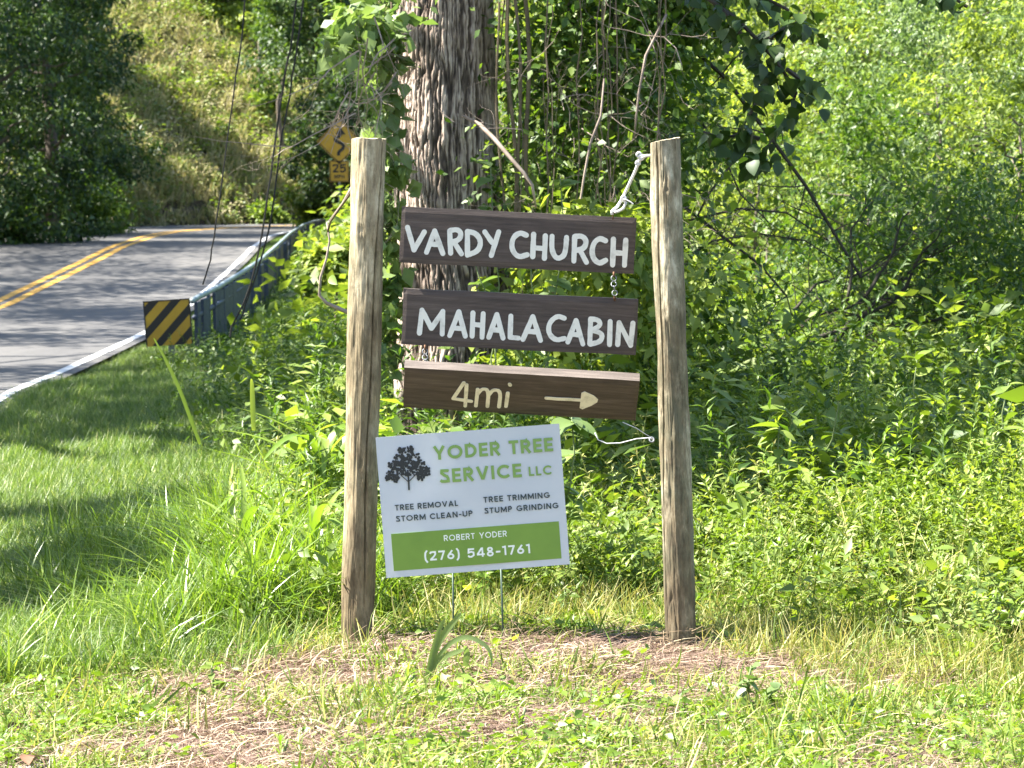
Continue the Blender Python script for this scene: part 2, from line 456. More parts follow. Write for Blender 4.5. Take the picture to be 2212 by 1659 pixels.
g = obj('ground', mesh_np('ground', np.stack([GX.ravel(), GY.ravel(), GZ.ravel()], 1), FG, M_ground, smooth=True))
tag(g, 'brown soil and thatch under the grass and weeds', kind='structure')

# ---------------------------------------------------------------- leaves
def rand_dirs(n, up=0.0):
    v = RS.normal(size=(n, 3)); v[:, 2] += up
    return v / np.linalg.norm(v, axis=1, keepdims=True)
def leaf_batch(pos, dirs, nrm, length, width, fold=.25, curl=.2, seg=1):
    """folded blades: base, two sides, tip; 2 triangles (or 4 with seg=2)"""
    n = len(pos)
    L = np.asarray(length)[:, None] if hasattr(length, '__len__') else length
    W = np.asarray(width)[:, None] if hasattr(width, '__len__') else width
    side = np.cross(dirs, nrm); side /= (np.linalg.norm(side, axis=1, keepdims=True) + 1e-9)
    nn = np.cross(side, dirs)
    base = pos
    mid = pos + dirs * L * .42 - nn * (W * fold)
    l = pos + dirs * L * .42 + side * W * .5
    r = pos + dirs * L * .42 - side * W * .5
    tip = pos + dirs * L - nn * (L * curl)
    if seg == 1:
        V = np.stack([base, r, tip, l], 1).reshape(-1, 3)
        f = np.arange(n)[:, None] * 4
        Fc = np.concatenate([f + np.array([[0, 1, 2]]), f + np.array([[0, 2, 3]])], 0)
        return V, Fc, 4
    V = np.stack([base, r, mid, l, tip], 1).reshape(-1, 3)
    f = np.arange(n)[:, None] * 5
    Fc = np.concatenate([f + np.array([[0, 1, 2]]), f + np.array([[0, 2, 3]]), f + np.array([[1, 4, 2]]), f + np.array([[2, 4, 3]])], 0)
    return V, Fc, 5
def cloud(blobs, size=.1, aspect=.5, droop=.3, tone_c=.5, tone_v=.3, shell=.55, clump=.28, per=26, inside=1.0):
    """leaves in clumps through the volume of each blob (x, y, z, rx, ry, rz, n)"""
    Ps, Ds, Ns, Ls, Ts = [], [], [], [], []
    for (x, y, z, rx, ry, rz, n) in blobs:
        nc = max(3, int(n / per))
        d = rand_dirs(nc)
        rad = shell + (1 - shell) * RS.rand(nc) ** .5
        rad = rad * (.8 + .45 * np.array([fbm(a[0] * 2 + x, a[1] * 2 + a[2] * 2 + y, 2, 11) for a in d]))
        c = np.stack([x + d[:, 0] * rad * rx, y + d[:, 1] * rad * ry, z + d[:, 2] * rad * rz], 1)
        ci = RS.randint(0, nc, n)
        rr = min(rx, ry, rz) * clump
        off = RS.normal(size=(n, 3)) * rr * np.array([1, 1, .6])
        p = c[ci] + off
        out = d[ci] * .7 + RS.normal(size=(n, 3)) * .8; out[:, 2] -= droop
        out /= np.linalg.norm(out, axis=1, keepdims=True)
        nm = RS.normal(size=(n, 3)) * .55 + np.array([0, 0, 1.0]) + d[ci] * .5
        Ps.append(p); Ds.append(out); Ns.append(nm)
        Ls.append(size * (.6 + .8 * RS.rand(n)))
        ct = RS.rand(nc)
        Ts.append(np.clip(tone_c + tone_v * (ct[ci] - .5) * 1.4 + tone_v * (RS.rand(n) - .5), 0, 1))
    p = np.concatenate(Ps); dd = np.concatenate(Ds); nm = np.concatenate(Ns); L = np.concatenate(Ls); T = np.concatenate(Ts)
    V, Fc, k = leaf_batch(p, dd, nm, L, L * aspect)
    return V, Fc, np.repeat(T, k)
def crown(name, blobs, mat, parent=None, **kw):
    V, Fc, T = cloud(blobs, **kw)
    return obj(name, mesh_np(name, V, Fc, mat, T), parent)

def wander(p0, p1, n=8, amp=.1, sag=0):
    p0 = Vector(p0); p1 = Vector(p1); L = (p1 - p0).length
    ph = [random.uniform(0, 6.28) for _ in range(4)]
    out = []
    for i in range(n + 1):
        t = i / n; w = math.sin(math.pi * t) if True else 1
        o = Vector((math.sin(ph[0] + t * 5) + .6 * math.sin(ph[1] + t * 11), math.cos(ph[2] + t * 6) + .5 * math.sin(ph[3] + t * 13), math.sin(ph[1] + t * 7))) * amp * L * w * .5
        out.append(p0.lerp(p1, t) + o + Vector((0, 0, -sag * L * 4 * t * (1 - t))))
    return out
def branchy(mb, p, d, L, r, depth, n=5, split=3, gnarl=.35, up=.0):
    pts = [p.copy()]; rad = [r]
    q = p.copy(); dd = d.normalized()
    for i in range(n):
        dd = (dd + Vector((random.gauss(0, 1), random.gauss(0, 1), random.gauss(0, 1) + up)) * gnarl * .5).normalized()
        q = q + dd * (L / n); pts.append(q.copy()); rad.append(max(r * (1 - .75 * (i + 1) / n), r * .2))
        if depth > 0 and random.random() < split / n:
            side = (dd + Vector((random.gauss(0, 1), random.gauss(0, 1), random.gauss(0, 1))) * .75).normalized()
            branchy(mb, q.copy(), side, L * random.uniform(.4, .7), rad[-1] * .65, depth - 1, n, split, gnarl, up)
    mb.tube(pts, rad, 5 if r > .01 else 4, cap=False)

# ---------------------------------------------------------------- scattering with geometry nodes (stuff only)
def scatter(name, label, pts, rots, scls, protos):
    """one object; real plants are instanced on its vertices"""
    pc = bpy.data.collections.new(name + '_kinds')
    for i, me in enumerate(protos):
        pc.objects.link(bpy.data.objects.new('%s_kind_%02d' % (name, i), me))
    n = len(pts)
    me = bpy.data.meshes.new(name)
    me.vertices.add(n); me.vertices.foreach_set('co', np.asarray(pts, np.float32).ravel())
    a = me.attributes.new('rot', 'FLOAT_VECTOR', 'POINT'); a.data.foreach_set('vector', np.asarray(rots, np.float32).ravel())
    a = me.attributes.new('scl', 'FLOAT_VECTOR', 'POINT'); a.data.foreach_set('vector', np.asarray(scls, np.float32).ravel())
    a = me.attributes.new('pick', 'INT', 'POINT'); a.data.foreach_set('value', RS.randint(0, len(protos), n).astype(np.int32))
    o = obj(name, me); tag(o, label, kind='stuff')
    ng = bpy.data.node_groups.new(name, 'GeometryNodeTree')
    ng.interface.new_socket('Geometry', in_out='INPUT', socket_type='NodeSocketGeometry')
    ng.interface.new_socket('Geometry', in_out='OUTPUT', socket_type='NodeSocketGeometry')
    N = ng.nodes; Lk = ng.links
    gi = N.new('NodeGroupInput'); go = N.new('NodeGroupOutput')
    m2p = N.new('GeometryNodeMeshToPoints'); iop = N.new('GeometryNodeInstanceOnPoints')
    ci = N.new('GeometryNodeCollectionInfo'); ci.inputs['Collection'].default_value = pc
    ci.inputs['Separate Children'].default_value = True; ci.inputs['Reset Children'].default_value = True
    def na(nm, tp):
        q = N.new('GeometryNodeInputNamedAttribute'); q.data_type = tp; q.inputs['Name'].default_value = nm; return q.outputs[0]
    e2r = N.new('FunctionNodeEulerToRotation')
    Lk.new(gi.outputs[0], m2p.inputs['Mesh']); Lk.new(m2p.outputs[0], iop.inputs['Points'])
    Lk.new(ci.outputs[0], iop.inputs['Instance']); iop.inputs['Pick Instance'].default_value = True
    Lk.new(na('pick', 'INT'), iop.inputs['Instance Index'])
    Lk.new(na('rot', 'FLOAT_VECTOR'), e2r.inputs[0]); Lk.new(e2r.outputs[0], iop.inputs['Rotation'])
    Lk.new(na('scl', 'FLOAT_VECTOR'), iop.inputs['Scale'])
    Lk.new(iop.outputs[0], go.inputs[0])
    md = o.modifiers.new('plants', 'NODES'); md.node_group = ng
    return o
def lay(n, box, keep=None, tilt=.12, smin=.7, smax=1.3, zoff=0.0, zs=None):
    """random points of a plan area on the terrain, thinned by keep(x, y) in 0..1"""
    x = RS.uniform(box[0], box[1], n); y = RS.uniform(box[2], box[3], n)
    # only what the lens and a step to the side of it could see
    m = (np.abs(x) < y * .1763 * 1.12 + .9)
    x = x[m]; y = y[m]
    if keep is not None:
        k = RS.rand(len(x)) < keep(x, y); x = x[k]; y = y[k]
    z = terrain(x, y) + zoff
    n = len(x)
    rot = np.stack([RS.normal(0, tilt, n), RS.normal(0, tilt, n), RS.uniform(0, 6.28, n)], 1)
    s = RS.uniform(smin, smax, n)
    sc = np.stack([s, s, s * (1 if zs is None else zs(x, y))], 1)
    return np.stack([x, y, z], 1), rot, sc

# --- plant kinds
def blades(n, h, w, spread, lean, mat, name, segs=3, tc=.5, tv=.6):
    V = []; Fc = []; T = []
    for i in range(n):
        a = RS.uniform(0, 6.28); r = spread * RS.rand() ** .5
        bx, by = r * math.cos(a), r * math.sin(a)
        yaw = RS.uniform(0, 6.28); hh = h * RS.uniform(.5, 1.15); ln = lean * RS.uniform(.2, 1.3)
        ww = w * RS.uniform(.6, 1.2); t = np.clip(tc + tv * (RS.rand() - .5), 0, 1)
        dx, dy = math.cos(yaw), math.sin(yaw); sx, sy = -dy, dx
        b = len(V)
        for k in range(segs + 1):
            u = k / segs
            z = hh * (u - .45 * ln * u * u); o = hh * ln * u * u
            q = ww * (1 - u ** 2.2) * .5 + 0.0002
            V += [(bx + dx * o + sx * q, by + dy * o + sy * q, z), (bx + dx * o - sx * q, by + dy * o - sy * q, z)]
            T += [t, t]
        for k in range(segs): Fc.append((b + 2*k, b + 2*k + 1, b + 2*k + 3, b + 2*k + 2))
    return mesh_np(name, np.array(V), np.array(Fc), mat, T)
def straws(n, L, w, spread, mat, name, h=.02):
    V = []; Fc = []; T = []
    for i in range(n):
        a = RS.uniform(0, 6.28); r = spread * RS.rand() ** .5
        p = np.array([r * math.cos(a), r * math.sin(a), RS.uniform(0.002, h)])
        yaw = RS.uniform(0, 6.28); l = L * RS.uniform(.3, 1.2); curv = RS.normal(0, .9); pit = RS.normal(0, .28)
        t = RS.rand(); ww = w * RS.uniform(.5, 1.4); b = len(V)
        q = p.copy()
        for k in range(4):
            d = np.array([math.cos(yaw + curv * k / 3), math.sin(yaw + curv * k / 3), math.sin(pit) * (1 - k / 3 * 1.4)])
            s = np.array([-d[1], d[0], .35]) * ww * .5 * (1 - .25 * k)
            V += [q + s, q - s]; T += [t, t]
            q = q + d * l / 3
        for k in range(3): Fc.append((b + 2*k, b + 2*k + 1, b + 2*k + 3, b + 2*k + 2))
    return mesh_np(name, np.array(V), np.array(Fc), mat, T)
def cover_patch(n, spread, h, size, mat, name, aspect=.75):
    r = spread * RS.rand(n) ** .5; a = RS.uniform(0, 6.28, n)
    p = np.stack([r * np.cos(a), r * np.sin(a), h * RS.rand(n) ** .6], 1)
    d = RS.normal(size=(n, 3)) * np.array([1, 1, .3]); d /= np.linalg.norm(d, axis=1, keepdims=True)
    nm = RS.normal(size=(n, 3)) * .45 + np.array([0, 0, 1])
    L = size * (.6 + .8 * RS.rand(n))
    V, Fc, k = leaf_batch(p, d, nm, L, L * aspect, seg=2, fold=.12, curl=.15)
    return mesh_np(name, V, Fc, mat, np.repeat(np.clip(.5 + .75 * (RS.rand(n) - .5), 0, 1), k))
def herb(name, h, nst, leafL, aspect, mat, per_m=45, spread=.12, lean=.25, tc=.5, whorl=2, droop=.25, stemr=.0022):
    """leafy stems rising from one root"""
    Ps, Ds, Ns, Ls, Ts = [], [], [], [], []
    mb = MB()
    for s in range(nst):
        yaw = RS.uniform(0, 6.28); ln = lean * RS.uniform(.1, 1.2); hh = h * RS.uniform(.55, 1.1)
        b0 = np.array([RS.normal(0, spread), RS.normal(0, spread), 0])
        f = lambda u: b0 + np.array([math.cos(yaw) * ln * hh * u ** 1.7, math.sin(yaw) * ln * hh * u ** 1.7, hh * u * (1 - .15 * ln * u)])
        pts = [f(u) for u in np.linspace(0, 1, 5)]
        mb.tube(pts, [stemr, stemr, stemr * .8, stemr * .6, stemr * .3], 3, cap=False)
        m = max(4, int(per_m * hh)); tt = RS.normal(0, .1)
        for k in range(m):
            u = .12 + .88 * k / m
            for wv in range(whorl):
                an = k * 2.4 + wv * 6.283 / whorl + RS.normal(0, .3)
                el = RS.normal(.35, .25) + .5 * u
                d = np.array([math.cos(an) * math.cos(el), math.sin(an) * math.cos(el), math.sin(el) - droop * (1 - u)])
                d /= np.linalg.norm(d)
                Ps.append(f(u)); Ds.append(d); Ns.append(np.array([0, 0, 1.]) + RS.normal(0, .25, 3) - d * d[2])
                Ls.append(leafL * RS.uniform(.55, 1.15) * (1.1 - .55 * u)); Ts.append(np.clip(tc + tt + .25 * (u - .5) + RS.normal(0, .12), 0, 1))
    Ps = np.array(Ps); Ds = np.array(Ds); Ns = np.array(Ns); Ls = np.array(Ls); Ts = np.array(Ts)
    V, Fc, k = leaf_batch(Ps, Ds, Ns, Ls, Ls * aspect, seg=2, fold=.15, curl=.28)
    nv = len(V); sv = np.array([tuple(v) for v in mb.v])
    V2 = np.concatenate([V, sv]); me = bpy.data.meshes.new(name)
    faces = [tuple(f) for f in Fc.tolist()] + [tuple(i + nv for i in f) for f in mb.f]
    me.from_pydata([tuple(v) for v in V2.tolist()], [], faces)
    at = me.attributes.new('tone', 'FLOAT', 'POINT')
    at.data.foreach_set('value', np.concatenate([np.repeat(Ts, k), np.full(len(sv), .55)]).astype(np.float32))
    me.materials.append(mat)
    return me

K_lawn = [blades(52, .15, .0045, .1, .8, M_lawn, 'lawn_blades', tv=1.0) for _ in range(4)]
K_short = [blades(34, .06, .004, .08, .8, M_cover, 'short_blades', tv=1) for _ in range(3)] + [blades(26, .08, .0035, .08, .9, M_drygrass, 'short_blades', tv=1) for _ in range(2)]
K_dry = [blades(30, .15, .0035, .09, .6, M_drygrass, 'dry_blades', tc=.5, tv=1) for _ in range(3)]
K_tall = [blades(26, .62, .011, .09, .95, M_tall, 'tall_blades', segs=6) for _ in range(4)]
K_mid = [blades(30, .34, .008, .1, 1.0, M_tall, 'mid_blades', segs=5, tv=1) for _ in range(3)]
K_straw = [straws(66, .085, .0026, .11, M_straw, 'straw_litter', h=.03) for _ in range(4)]
K_cover = [cover_patch(90, .1, .045, .0145, M_cover, 'cover_leaves', .6) for _ in range(3)] + [cover_patch(30, .08, .06, .026, M_cover, 'cover_leaves', .55)]
K_herb_tall = [herb('tall_herb', 1.0, 3, .1, .35, M_leaf_bright, 26, .15, .4, tc=.55), herb('tall_herb', 1.1, 3, .12, .25, M_leaf_mid, 24, .15, .4), cover_patch(80, .4, .9, .1, M_leaf_bright, 'tall_herb_leaves', .5)]
K_herb = [herb('herb_plant', .62, 3, .11, .26, M_leaf_mid, 32, .12, .4), herb('herb_plant', .7, 3, .095, .3, M_leaf_mid, 34, .12, .4),
          herb('herb_plant', .55, 4, .08, .4, M_leaf_bright, 32, .14, .5), herb('herb_plant', .6, 3, .12, .22, M_leaf_bluish, 30, .12, .4), cover_patch(60, .25, .45, .09, M_leaf_mid, 'herb_leaves', .5), cover_patch(45, .25, .5, .11, M_leaf_bright, 'herb_leaves', .4)]
K_weed = [herb('weed_plant', .34, 4, .052, .38, M_leaf_bright, 42, .08, .6), herb('weed_plant', .3, 5, .042, .45, M_cover, 50, .08, .8), herb('weed_plant', .38, 3, .06, .28, M_leaf_bright, 40, .07, .6), herb('weed_plant', .42, 4, .045, .3, M_drygrass, 34, .08, .8), cover_patch(40, .12, .26, .05, M_leaf_bright, 'weed_leaves', .5), blades(18, .3, .007, .08, .8, M_drygrass, 'weed_blades', 4)]
K_broad = [herb('broad_weed', .5, 4, .085, .62, M_leaf_bright, 24, .12, .6, whorl=1, droop=.5), herb('broad_weed', .45, 5, .07, .7, M_leaf_mid, 26, .14, .7, whorl=1, droop=.5)]

# --- where they grow
nz = lambda x, y, s, k=0: fbm(x * s, y * s, 3, 20 + k)
def right_of_road(x, y):
    s, _ = road_s(x, y); return s < -.12
def thicket_edge(x):               # nearest Y of the tall weeds
    return 9.9 + .12 * np.sin(x * 2.1) - 1.55 * np.clip(x - .45, 0, 1.25)
def lawn_keep(x, y):
    return (right_of_road(x, y) & (x < -.75 - .05 * (y - 9))) * smooth(9.3, 10.0, y + .35 * (nz(x, y, 2) - .5))
def brown(x, y):
    """how bare and brown the foreground is: a strip round the posts and a patch at the lower left"""
    a = .75 * np.exp(-((y - 9.12 + .12 * x) / .5) ** 4) * smooth(-1.25, -.85, x) * (1 - smooth(1.2, 1.7, x))
    b = .4 * np.exp(-((x + .92) / .28) ** 2 - ((y - 8.15) / .28) ** 2)
    c = .3 * np.exp(-((x - .1) / .5) ** 2 - ((y - 8.0) / .12) ** 2)
    return nz(x, y, 1.8, 1) + a + b + c + .25 * (nz(x, y, 7, 2) - .5)
def no_gravel(x, y): return 1 - smooth(.75, .3, ((x + 1.39) / .27) ** 2 + ((y - 7.98) / .3) ** 2)
def straw_keep(x, y):
    return (smooth(.52, .8, brown(x, y)) * .6 + .45) * (1 - smooth(9.7, 10.1, y)) * no_gravel(x, y)
def cover_keep(x, y):
    return ((1 - smooth(.48, .72, brown(x, y))) * .52 + .05) * no_gravel(x, y)
p, r, s_ = lay(30000, (-5, -.2, 9.2, 26), lawn_keep, .15, .7, 1.35)
scatter('lawn_grass', 'mown green lawn grass between the road edge and the tall weeds', p, r, s_, K_lawn)
p, r, s_ = lay(11000, (-3, 3, 6.6, 10.3), straw_keep, .05, .7, 1.4)
scatter('dry_thatch', 'dry brown clippings lying round the sign posts', p, r, s_, K_straw)
M_deadthatch_shadow = leaf_mat('dead_thatch_shadow', [(0, G(.05,.03,.022)), (.5, G(.12,.075,.055)), (1, G(.26,.18,.13))], .15, (1.1,1,.8), .7, .3, .5)  # dead straw, dark enough to carry the ground shadow in its colour
K_dead_shadow = [straws(50, .075, .003, .075, M_deadthatch_shadow, 'dead_thatch_shadow_tuft', h=.06) for _ in range(3)]
p, r, s_ = lay(2600, (-3, 3, 7.2, 10.0), lambda x, y: smooth(.78, 1.15, brown(x, y)) * .55 * smooth(.4, .6, nz(x, y, 4, 31)) + .9 * np.exp(-((x + .04) / .2) ** 2 - ((y - 9.42) / .12) ** 2) + .6 * np.exp(-((x - .5) / .16) ** 2 - ((y - 9.3) / .1) ** 2) + .5 * np.exp(-((x + .62) / .2) ** 2 - ((y - 9.35) / .12) ** 2), .3, .6, 1.4)
scatter('dead_thatch_shadow', 'dark brown dead tufts among the clippings, also coloured in place of shadow round the posts', p, r, s_, K_dead_shadow)
p, r, s_ = lay(11000, (-3, 3, 6.6, 9.9), cover_keep, .12, .6, 1.3)
scatter('ground_cover', 'small-leaved bright ground cover in the foreground', p, r, s_, K_cover)
p, r, s_ = lay(11000, (-3, 3, 6.6, 10.2), lambda x, y: (.2 + .8 * cover_keep(x, y)) * no_gravel(x, y) * smooth(.3, .55, nz(x, y, 3, 19)), .3, .5, 1.7)
scatter('short_grass', 'short yellow-green grass blades across the foreground', p, r, s_, K_short)
p, r, s_ = lay(8000, (-3, 3.2, 7.4, 11.5), lambda x, y: smooth(thicket_edge(x) - .5, thicket_edge(x) + .1, y) * smooth(-1.0, -.4, x) * (1 - .7 * smooth(10.2, 11.3, y)) * (.25 + .75 * smooth(.35, .6, nz(x, y, 2.5, 17))), .35, .5, 1.35)
scatter('dry_grass', 'straw-coloured seeding grass at the foot of the weeds', p, r, s_, K_dry)
def tallk(x, y):
    return (x > -1.25) * smooth(9.75, 10.1, y - .3 * (x + 1)) * (1 - smooth(11.8, 13.5, y)) * smooth(-1.55, -1.2, x + .12 * (y - 10)) * (1 - smooth(-.75, -.5, x)) * smooth(.35, .6, nz(x, y, 2.5, 4))
p, r, s_ = lay(1700, (-2.6, -.4, 9.7, 13.5), tallk, .18, .45, 1.0)
scatter('tall_grass', 'tall arching grass growing left of the sign', p, r, s_, K_tall)
p, r, s_ = lay(3600, (-2.6, -.4, 9.5, 14), lambda x, y: (x > -1.75 - .12 * (y - 10)) * smooth(9.6, 10.2, y - .2 * (x + 1)) * (.25 + .75 * smooth(-1.7, -1.1, x + .1 * (y - 10))) * smooth(.3, .5, nz(x, y, 2.2, 14)), .25, .5, 1.1)
scatter('rough_grass', 'knee-high rough grass between the lawn and the sign', p, r, s_, K_mid)
def weedk(x, y):
    return (1 - .55 * smooth(.5, 1.0, x) * (1 - smooth(9.4, 10.2, y))) * smooth(thicket_edge(x), thicket_edge(x) + .5, y) * (.15 + .85 * smooth(.34, .52, nz(x, y, 3.2, 27))) * (1 - smooth(12.2, 13.5, y)) * smooth(-1.05, -.75, x + .1 * (y - 10))
p, r, s_ = lay(8200, (-2, 4, 7.6, 13.5), weedk, .35, .45, 1.35)
scatter('low_weeds', 'low sunlit weeds behind and right of the sign', p, r, s_, K_weed)
def herbk(x, y):
    ok = smooth(10.9, 12.2, y + .6 * smooth(1, 2.2, x)) * right_of_road(x, y) * smooth(-.95, -.55, x + .085 * (y - 11))
    return ok * (.12 + .7 * smooth(.38, .58, nz(x, y, 1.4, 6)))
p, r, s_ = lay(9000, (-5, 8, 10.8, 34), herbk, .16, .65, 1.25, zs=lambda x, y: .75 + .6 * nz(x, y, .6, 7))
scatter('tall_herbs', 'dense leafy herbs filling the ground beyond the sign', p, r, s_, K_herb)
p, r, s_ = lay(1700, (.4, 8, 14, 30), lambda x, y: smooth(.42, .58, nz(x, y, .7, 25)) * right_of_road(x, y), .25, .6, 1.25)
scatter('shoulder_high_weeds', 'tall uneven weeds rising into the brush right of the posts', p, r, s_, K_herb_tall)
p, r, s_ = lay(2600, (-5, 8, 10.4, 30), lambda x, y: herbk(x, y) * smooth(.5, .65, nz(x, y, 1.1, 9)), .3, .7, 1.4)
K_bush = [herb('bushy_weed', .55, 4, .06, .45, M_leaf_bright, 46, .12, .5, tc=.6), herb('bushy_weed', .5, 5, .05, .5, M_leaf_bright, 55, .1, .5, tc=.65), herb('bushy_weed', .55, 4, .075, .3, M_cover, 44, .12, .5, tc=.6)]
p2, r2_, s2 = lay(2600, (.6, 4, 9.9, 15), lambda x, y: smooth(10.2, 10.9, y + .5 * (x - 1.2)) * smooth(.9, 1.5, x + .25 * (y - 10)) * smooth(.38, .54, nz(x, y, 1.8, 15)), .25, .6, 1.2)
scatter('bushy_weeds', 'bushy sunlit weeds filling the lower right', p2, r2_, s2, K_bush)
scatter('broad_leaved_weeds', 'broad-leaved climbing weeds among the herbs', p, r, s_, K_broad)
# slope under the guardrail
def slopek(x, y):
    s, _ = road_s(x, y)
    return (s < -1.0) & (x < -.055 * y) & ((x > -.108 * y) | (y > 30) | ((y > 26) & (y < 28.9) & (x > -.126 * y))) & (y > 16)
K_slope = [herb('slope_plant', .42, 4, .06, .35, M_leaf_mid, 50, .16, .6), blades(30, .3, .008, .14, .7, M_lawn, 'slope_blades', 4), cover_patch(60, .2, .28, .05, M_leaf_mid, 'slope_leaves', .6)]
p, r, s_ = lay(5600, (-7, -1, 13, 70), slopek, .25, .6, 1.2)
scatter('slope_plants', 'shaded creeping plants below the guardrail', p, r, s_, K_slope)
# bank beyond the road
def bankk(x, y):
    s, _ = road_s(x, y); return smooth(6.3, 7.6, s)
K_bank = [blades(40, .55, .03, .3, .7, M_bankgrass, 'bank_blades', 3, tc=.55, tv=.9) for _ in range(2)] + [cover_patch(60, .4, .5, .12, M_leaf_bright, 'bank_leaves', .5), cover_patch(50, .4, .4, .1, M_bankgrass, 'bank_leaves', .4), cover_patch(40, .35, .3, .1, M_bankgrass, 'bank_leaves', .4)]
p, r, s_ = lay(42000, (-32, 14, 60, 115), bankk, .25, .6, 1.5)
scatter('bank_grass', 'dry tan grass and weeds on the cut bank beyond the bend', p, r, s_, K_bank)
def hillk(x, y):
    s, _ = road_s(x, y); return (s < -2.5) * 1.0
K_hill = [cover_patch(70, .7, .9, .13, M_leaf_hill, 'brush_leaves', .45), cover_patch(70, .6, .8, .11, M_leaf_mid, 'brush_leaves', .5)]
p, r, s_ = lay(5200, (-8, 22, 27, 95), hillk, .3, .6, 1.6)
scatter('hillside_brush', 'green brush covering the hillside behind the sign', p, r, s_, K_hill)
p, r, s_ = lay(90000, (-9, -2.0, 16, 88), lambda x, y: (lambda s: ((s < -.1) & (s > -1.3)) * .5)(road_s(x, y)[0]) , .2, .4, .8)
scatter('verge_grass', 'grass along the edge of the asphalt', p, r, s_, K_lawn)

# gravel corner, lower left
gp = obj('gravel_patch', None) if False else None
mbg = MB()
for i in range(1500):
    a = RS.uniform(0, 6.28); x = -1.38 + RS.normal(0, .09); y = 7.98 + RS.normal(0, .1)
    z = float(terrain(x, y)) + .004; rr = RS.uniform(.006, .018)
    k = 6; ring = [(x + rr * math.cos(j * 1.047 + a) * RS.uniform(.7, 1.2), y + rr * math.sin(j * 1.047 + a) * RS.uniform(.7, 1.2)) for j in range(k)]
    vs = [(*q, z) for q in ring] + [(x + (q[0] - x) * .6, y + (q[1] - y) * .6, z + rr * .8) for q in ring]
    mbg.add(vs, [tuple(range(k, 2 * k))] + [(j, (j + 1) % k, k + (j + 1) % k, k + j) for j in range(k)])
tag(mbg.obj('gravel', M_gravel), 'grey gravel at the edge of the foreground grass', kind='stuff')

# ---------------------------------------------------------------- posts
def make_post(label, top, base, r0, r1, mat, crack_ang, seed, tiltcap=0.0, knots=()):
    t = thing('wooden_post', label, 'post', base, 'round wooden posts holding the sign boards')
    ax = (Vector(top) - Vector(base)); H = ax.length; q = ax.to_track_quat('Z', 'Y')
    t.rotation_mode = 'QUATERNION'; t.rotation_quaternion = Vector((0, 0, 1)).rotation_difference(ax)
    nA, nZ = 240, 170
    a = np.linspace(0, 2 * np.pi, nA, endpoint=False); z = np.linspace(-.12, H, nZ)
    A, Z = np.meshgrid(a, z)
    R = r0 + (r1 - r0) * (Z / H)
    wob = .0035 * (fbm(Z * 3, A * 0 + seed, 2, seed) - .5)
    R = R + .0075 * (fbm(A * 1.2, Z * 2.5, 3, seed) - .5) * 2 + .0022 * (fbm(A * 5, Z * 14, 3, seed + 3) - .5) * 2 + .0012 * (fbm(A * 16, Z * 7, 2, seed + 6) - .5) * 2 - .0025 * smooth(.02, .0, np.abs(vn2(A * 3, Z * 1.6, seed + 4) - .5))
    ca = crack_ang + .55 * (Z / H - .6) + .12 * np.sin(Z * 3.1 + seed) + .06 * np.sin(Z * 9)
    dA = (A - ca + np.pi) % (2 * np.pi) - np.pi
    R = R - .016 * np.exp(-(dA / .045) ** 2) * smooth(.25, .5, Z / H + .25)
    for (ka, kz, kr) in knots:
        d2 = ((A - ka + np.pi) % (2 * np.pi) - np.pi) ** 2 * r0 * r0 + (Z - kz) ** 2
        R = R + .005 * np.exp(-d2 / kr ** 2) - .006 * np.exp(-d2 / (kr * .45) ** 2)
    X = R * np.cos(A) + 1.5 * wob; Yc = R * np.sin(A)
    Zt = Z + (Z > H - .001) * 0
    top_ = Z >= H - .0001
    Zt = Zt + top_ * (tiltcap * np.cos(A) + .006 * (fbm(A * 2, A, 2, seed + 9) - .5))
    V = np.stack([X.ravel(), Yc.ravel(), Zt.ravel()], 1)
    ix = np.arange(nA * nZ).reshape(nZ, nA)
    Fc = np.stack([ix[:-1].ravel(), np.roll(ix, -1, 1)[:-1].ravel(), np.roll(ix, -1, 1)[1:].ravel(), ix[1:].ravel()], 1)
    me = mesh_np('post_shaft', V, Fc, mat, smooth=True)
    obj('shaft', me, t)
    # end grain
    rim = V[-nA:]; rings = [rim]
    for k, sc in ((1, .75), (2, .45), (3, .15)):
        c = rim.mean(0); rg = c + (rim - c) * sc; rg[:, 2] += .003 - .004 * (fbm(rg[:, 0] * 60, rg[:, 1] * 60, 2, seed)); rings.append(rg)
    Vc = np.concatenate(rings); fc = []
    for k in range(3):
        for j in range(nA): fc.append((k*nA + j, k*nA + (j+1) % nA, (k+1)*nA + (j+1) % nA, (k+1)*nA + j))
    fc.append(tuple(3 * nA + j for j in range(nA)))
    mc = bpy.data.meshes.new('post_end'); mc.from_pydata([tuple(v) for v in Vc.tolist()], [], fc); mc.materials.append(M_postend)
    obj('sawn_end', mc, t)
    return t
M_postend = mat_simple('post_end_grain', (.52,.46,.32), .85, nscale=60, ncol=(.3,.25,.17))
YL, YR = 9.62, 9.40
pl0 = P(798, 300, YL); pl1 = P(771, 1378, YL)
make_post('smooth tan round post left of the boards, with a long dark crack', pl0, pl1, .0535, .0565, M_post_l, -.95, 2, 0, [(-1.9, 1.36, .028), (-1.5, 1.02, .02), (-1.4, .55, .02)])
pr0 = P(1436, 303, YR); pr1 = P(1472, 1404, YR)
make_post('rough lichen-flecked round post right of the boards, its top broken uneven', pr0, pr1, .0485, .0495, M_post_r, -2.4, 5, .008, [(-1.6, 1.5, .02), (-2.0, 1.1, .025), (-1.3, .7, .02)])

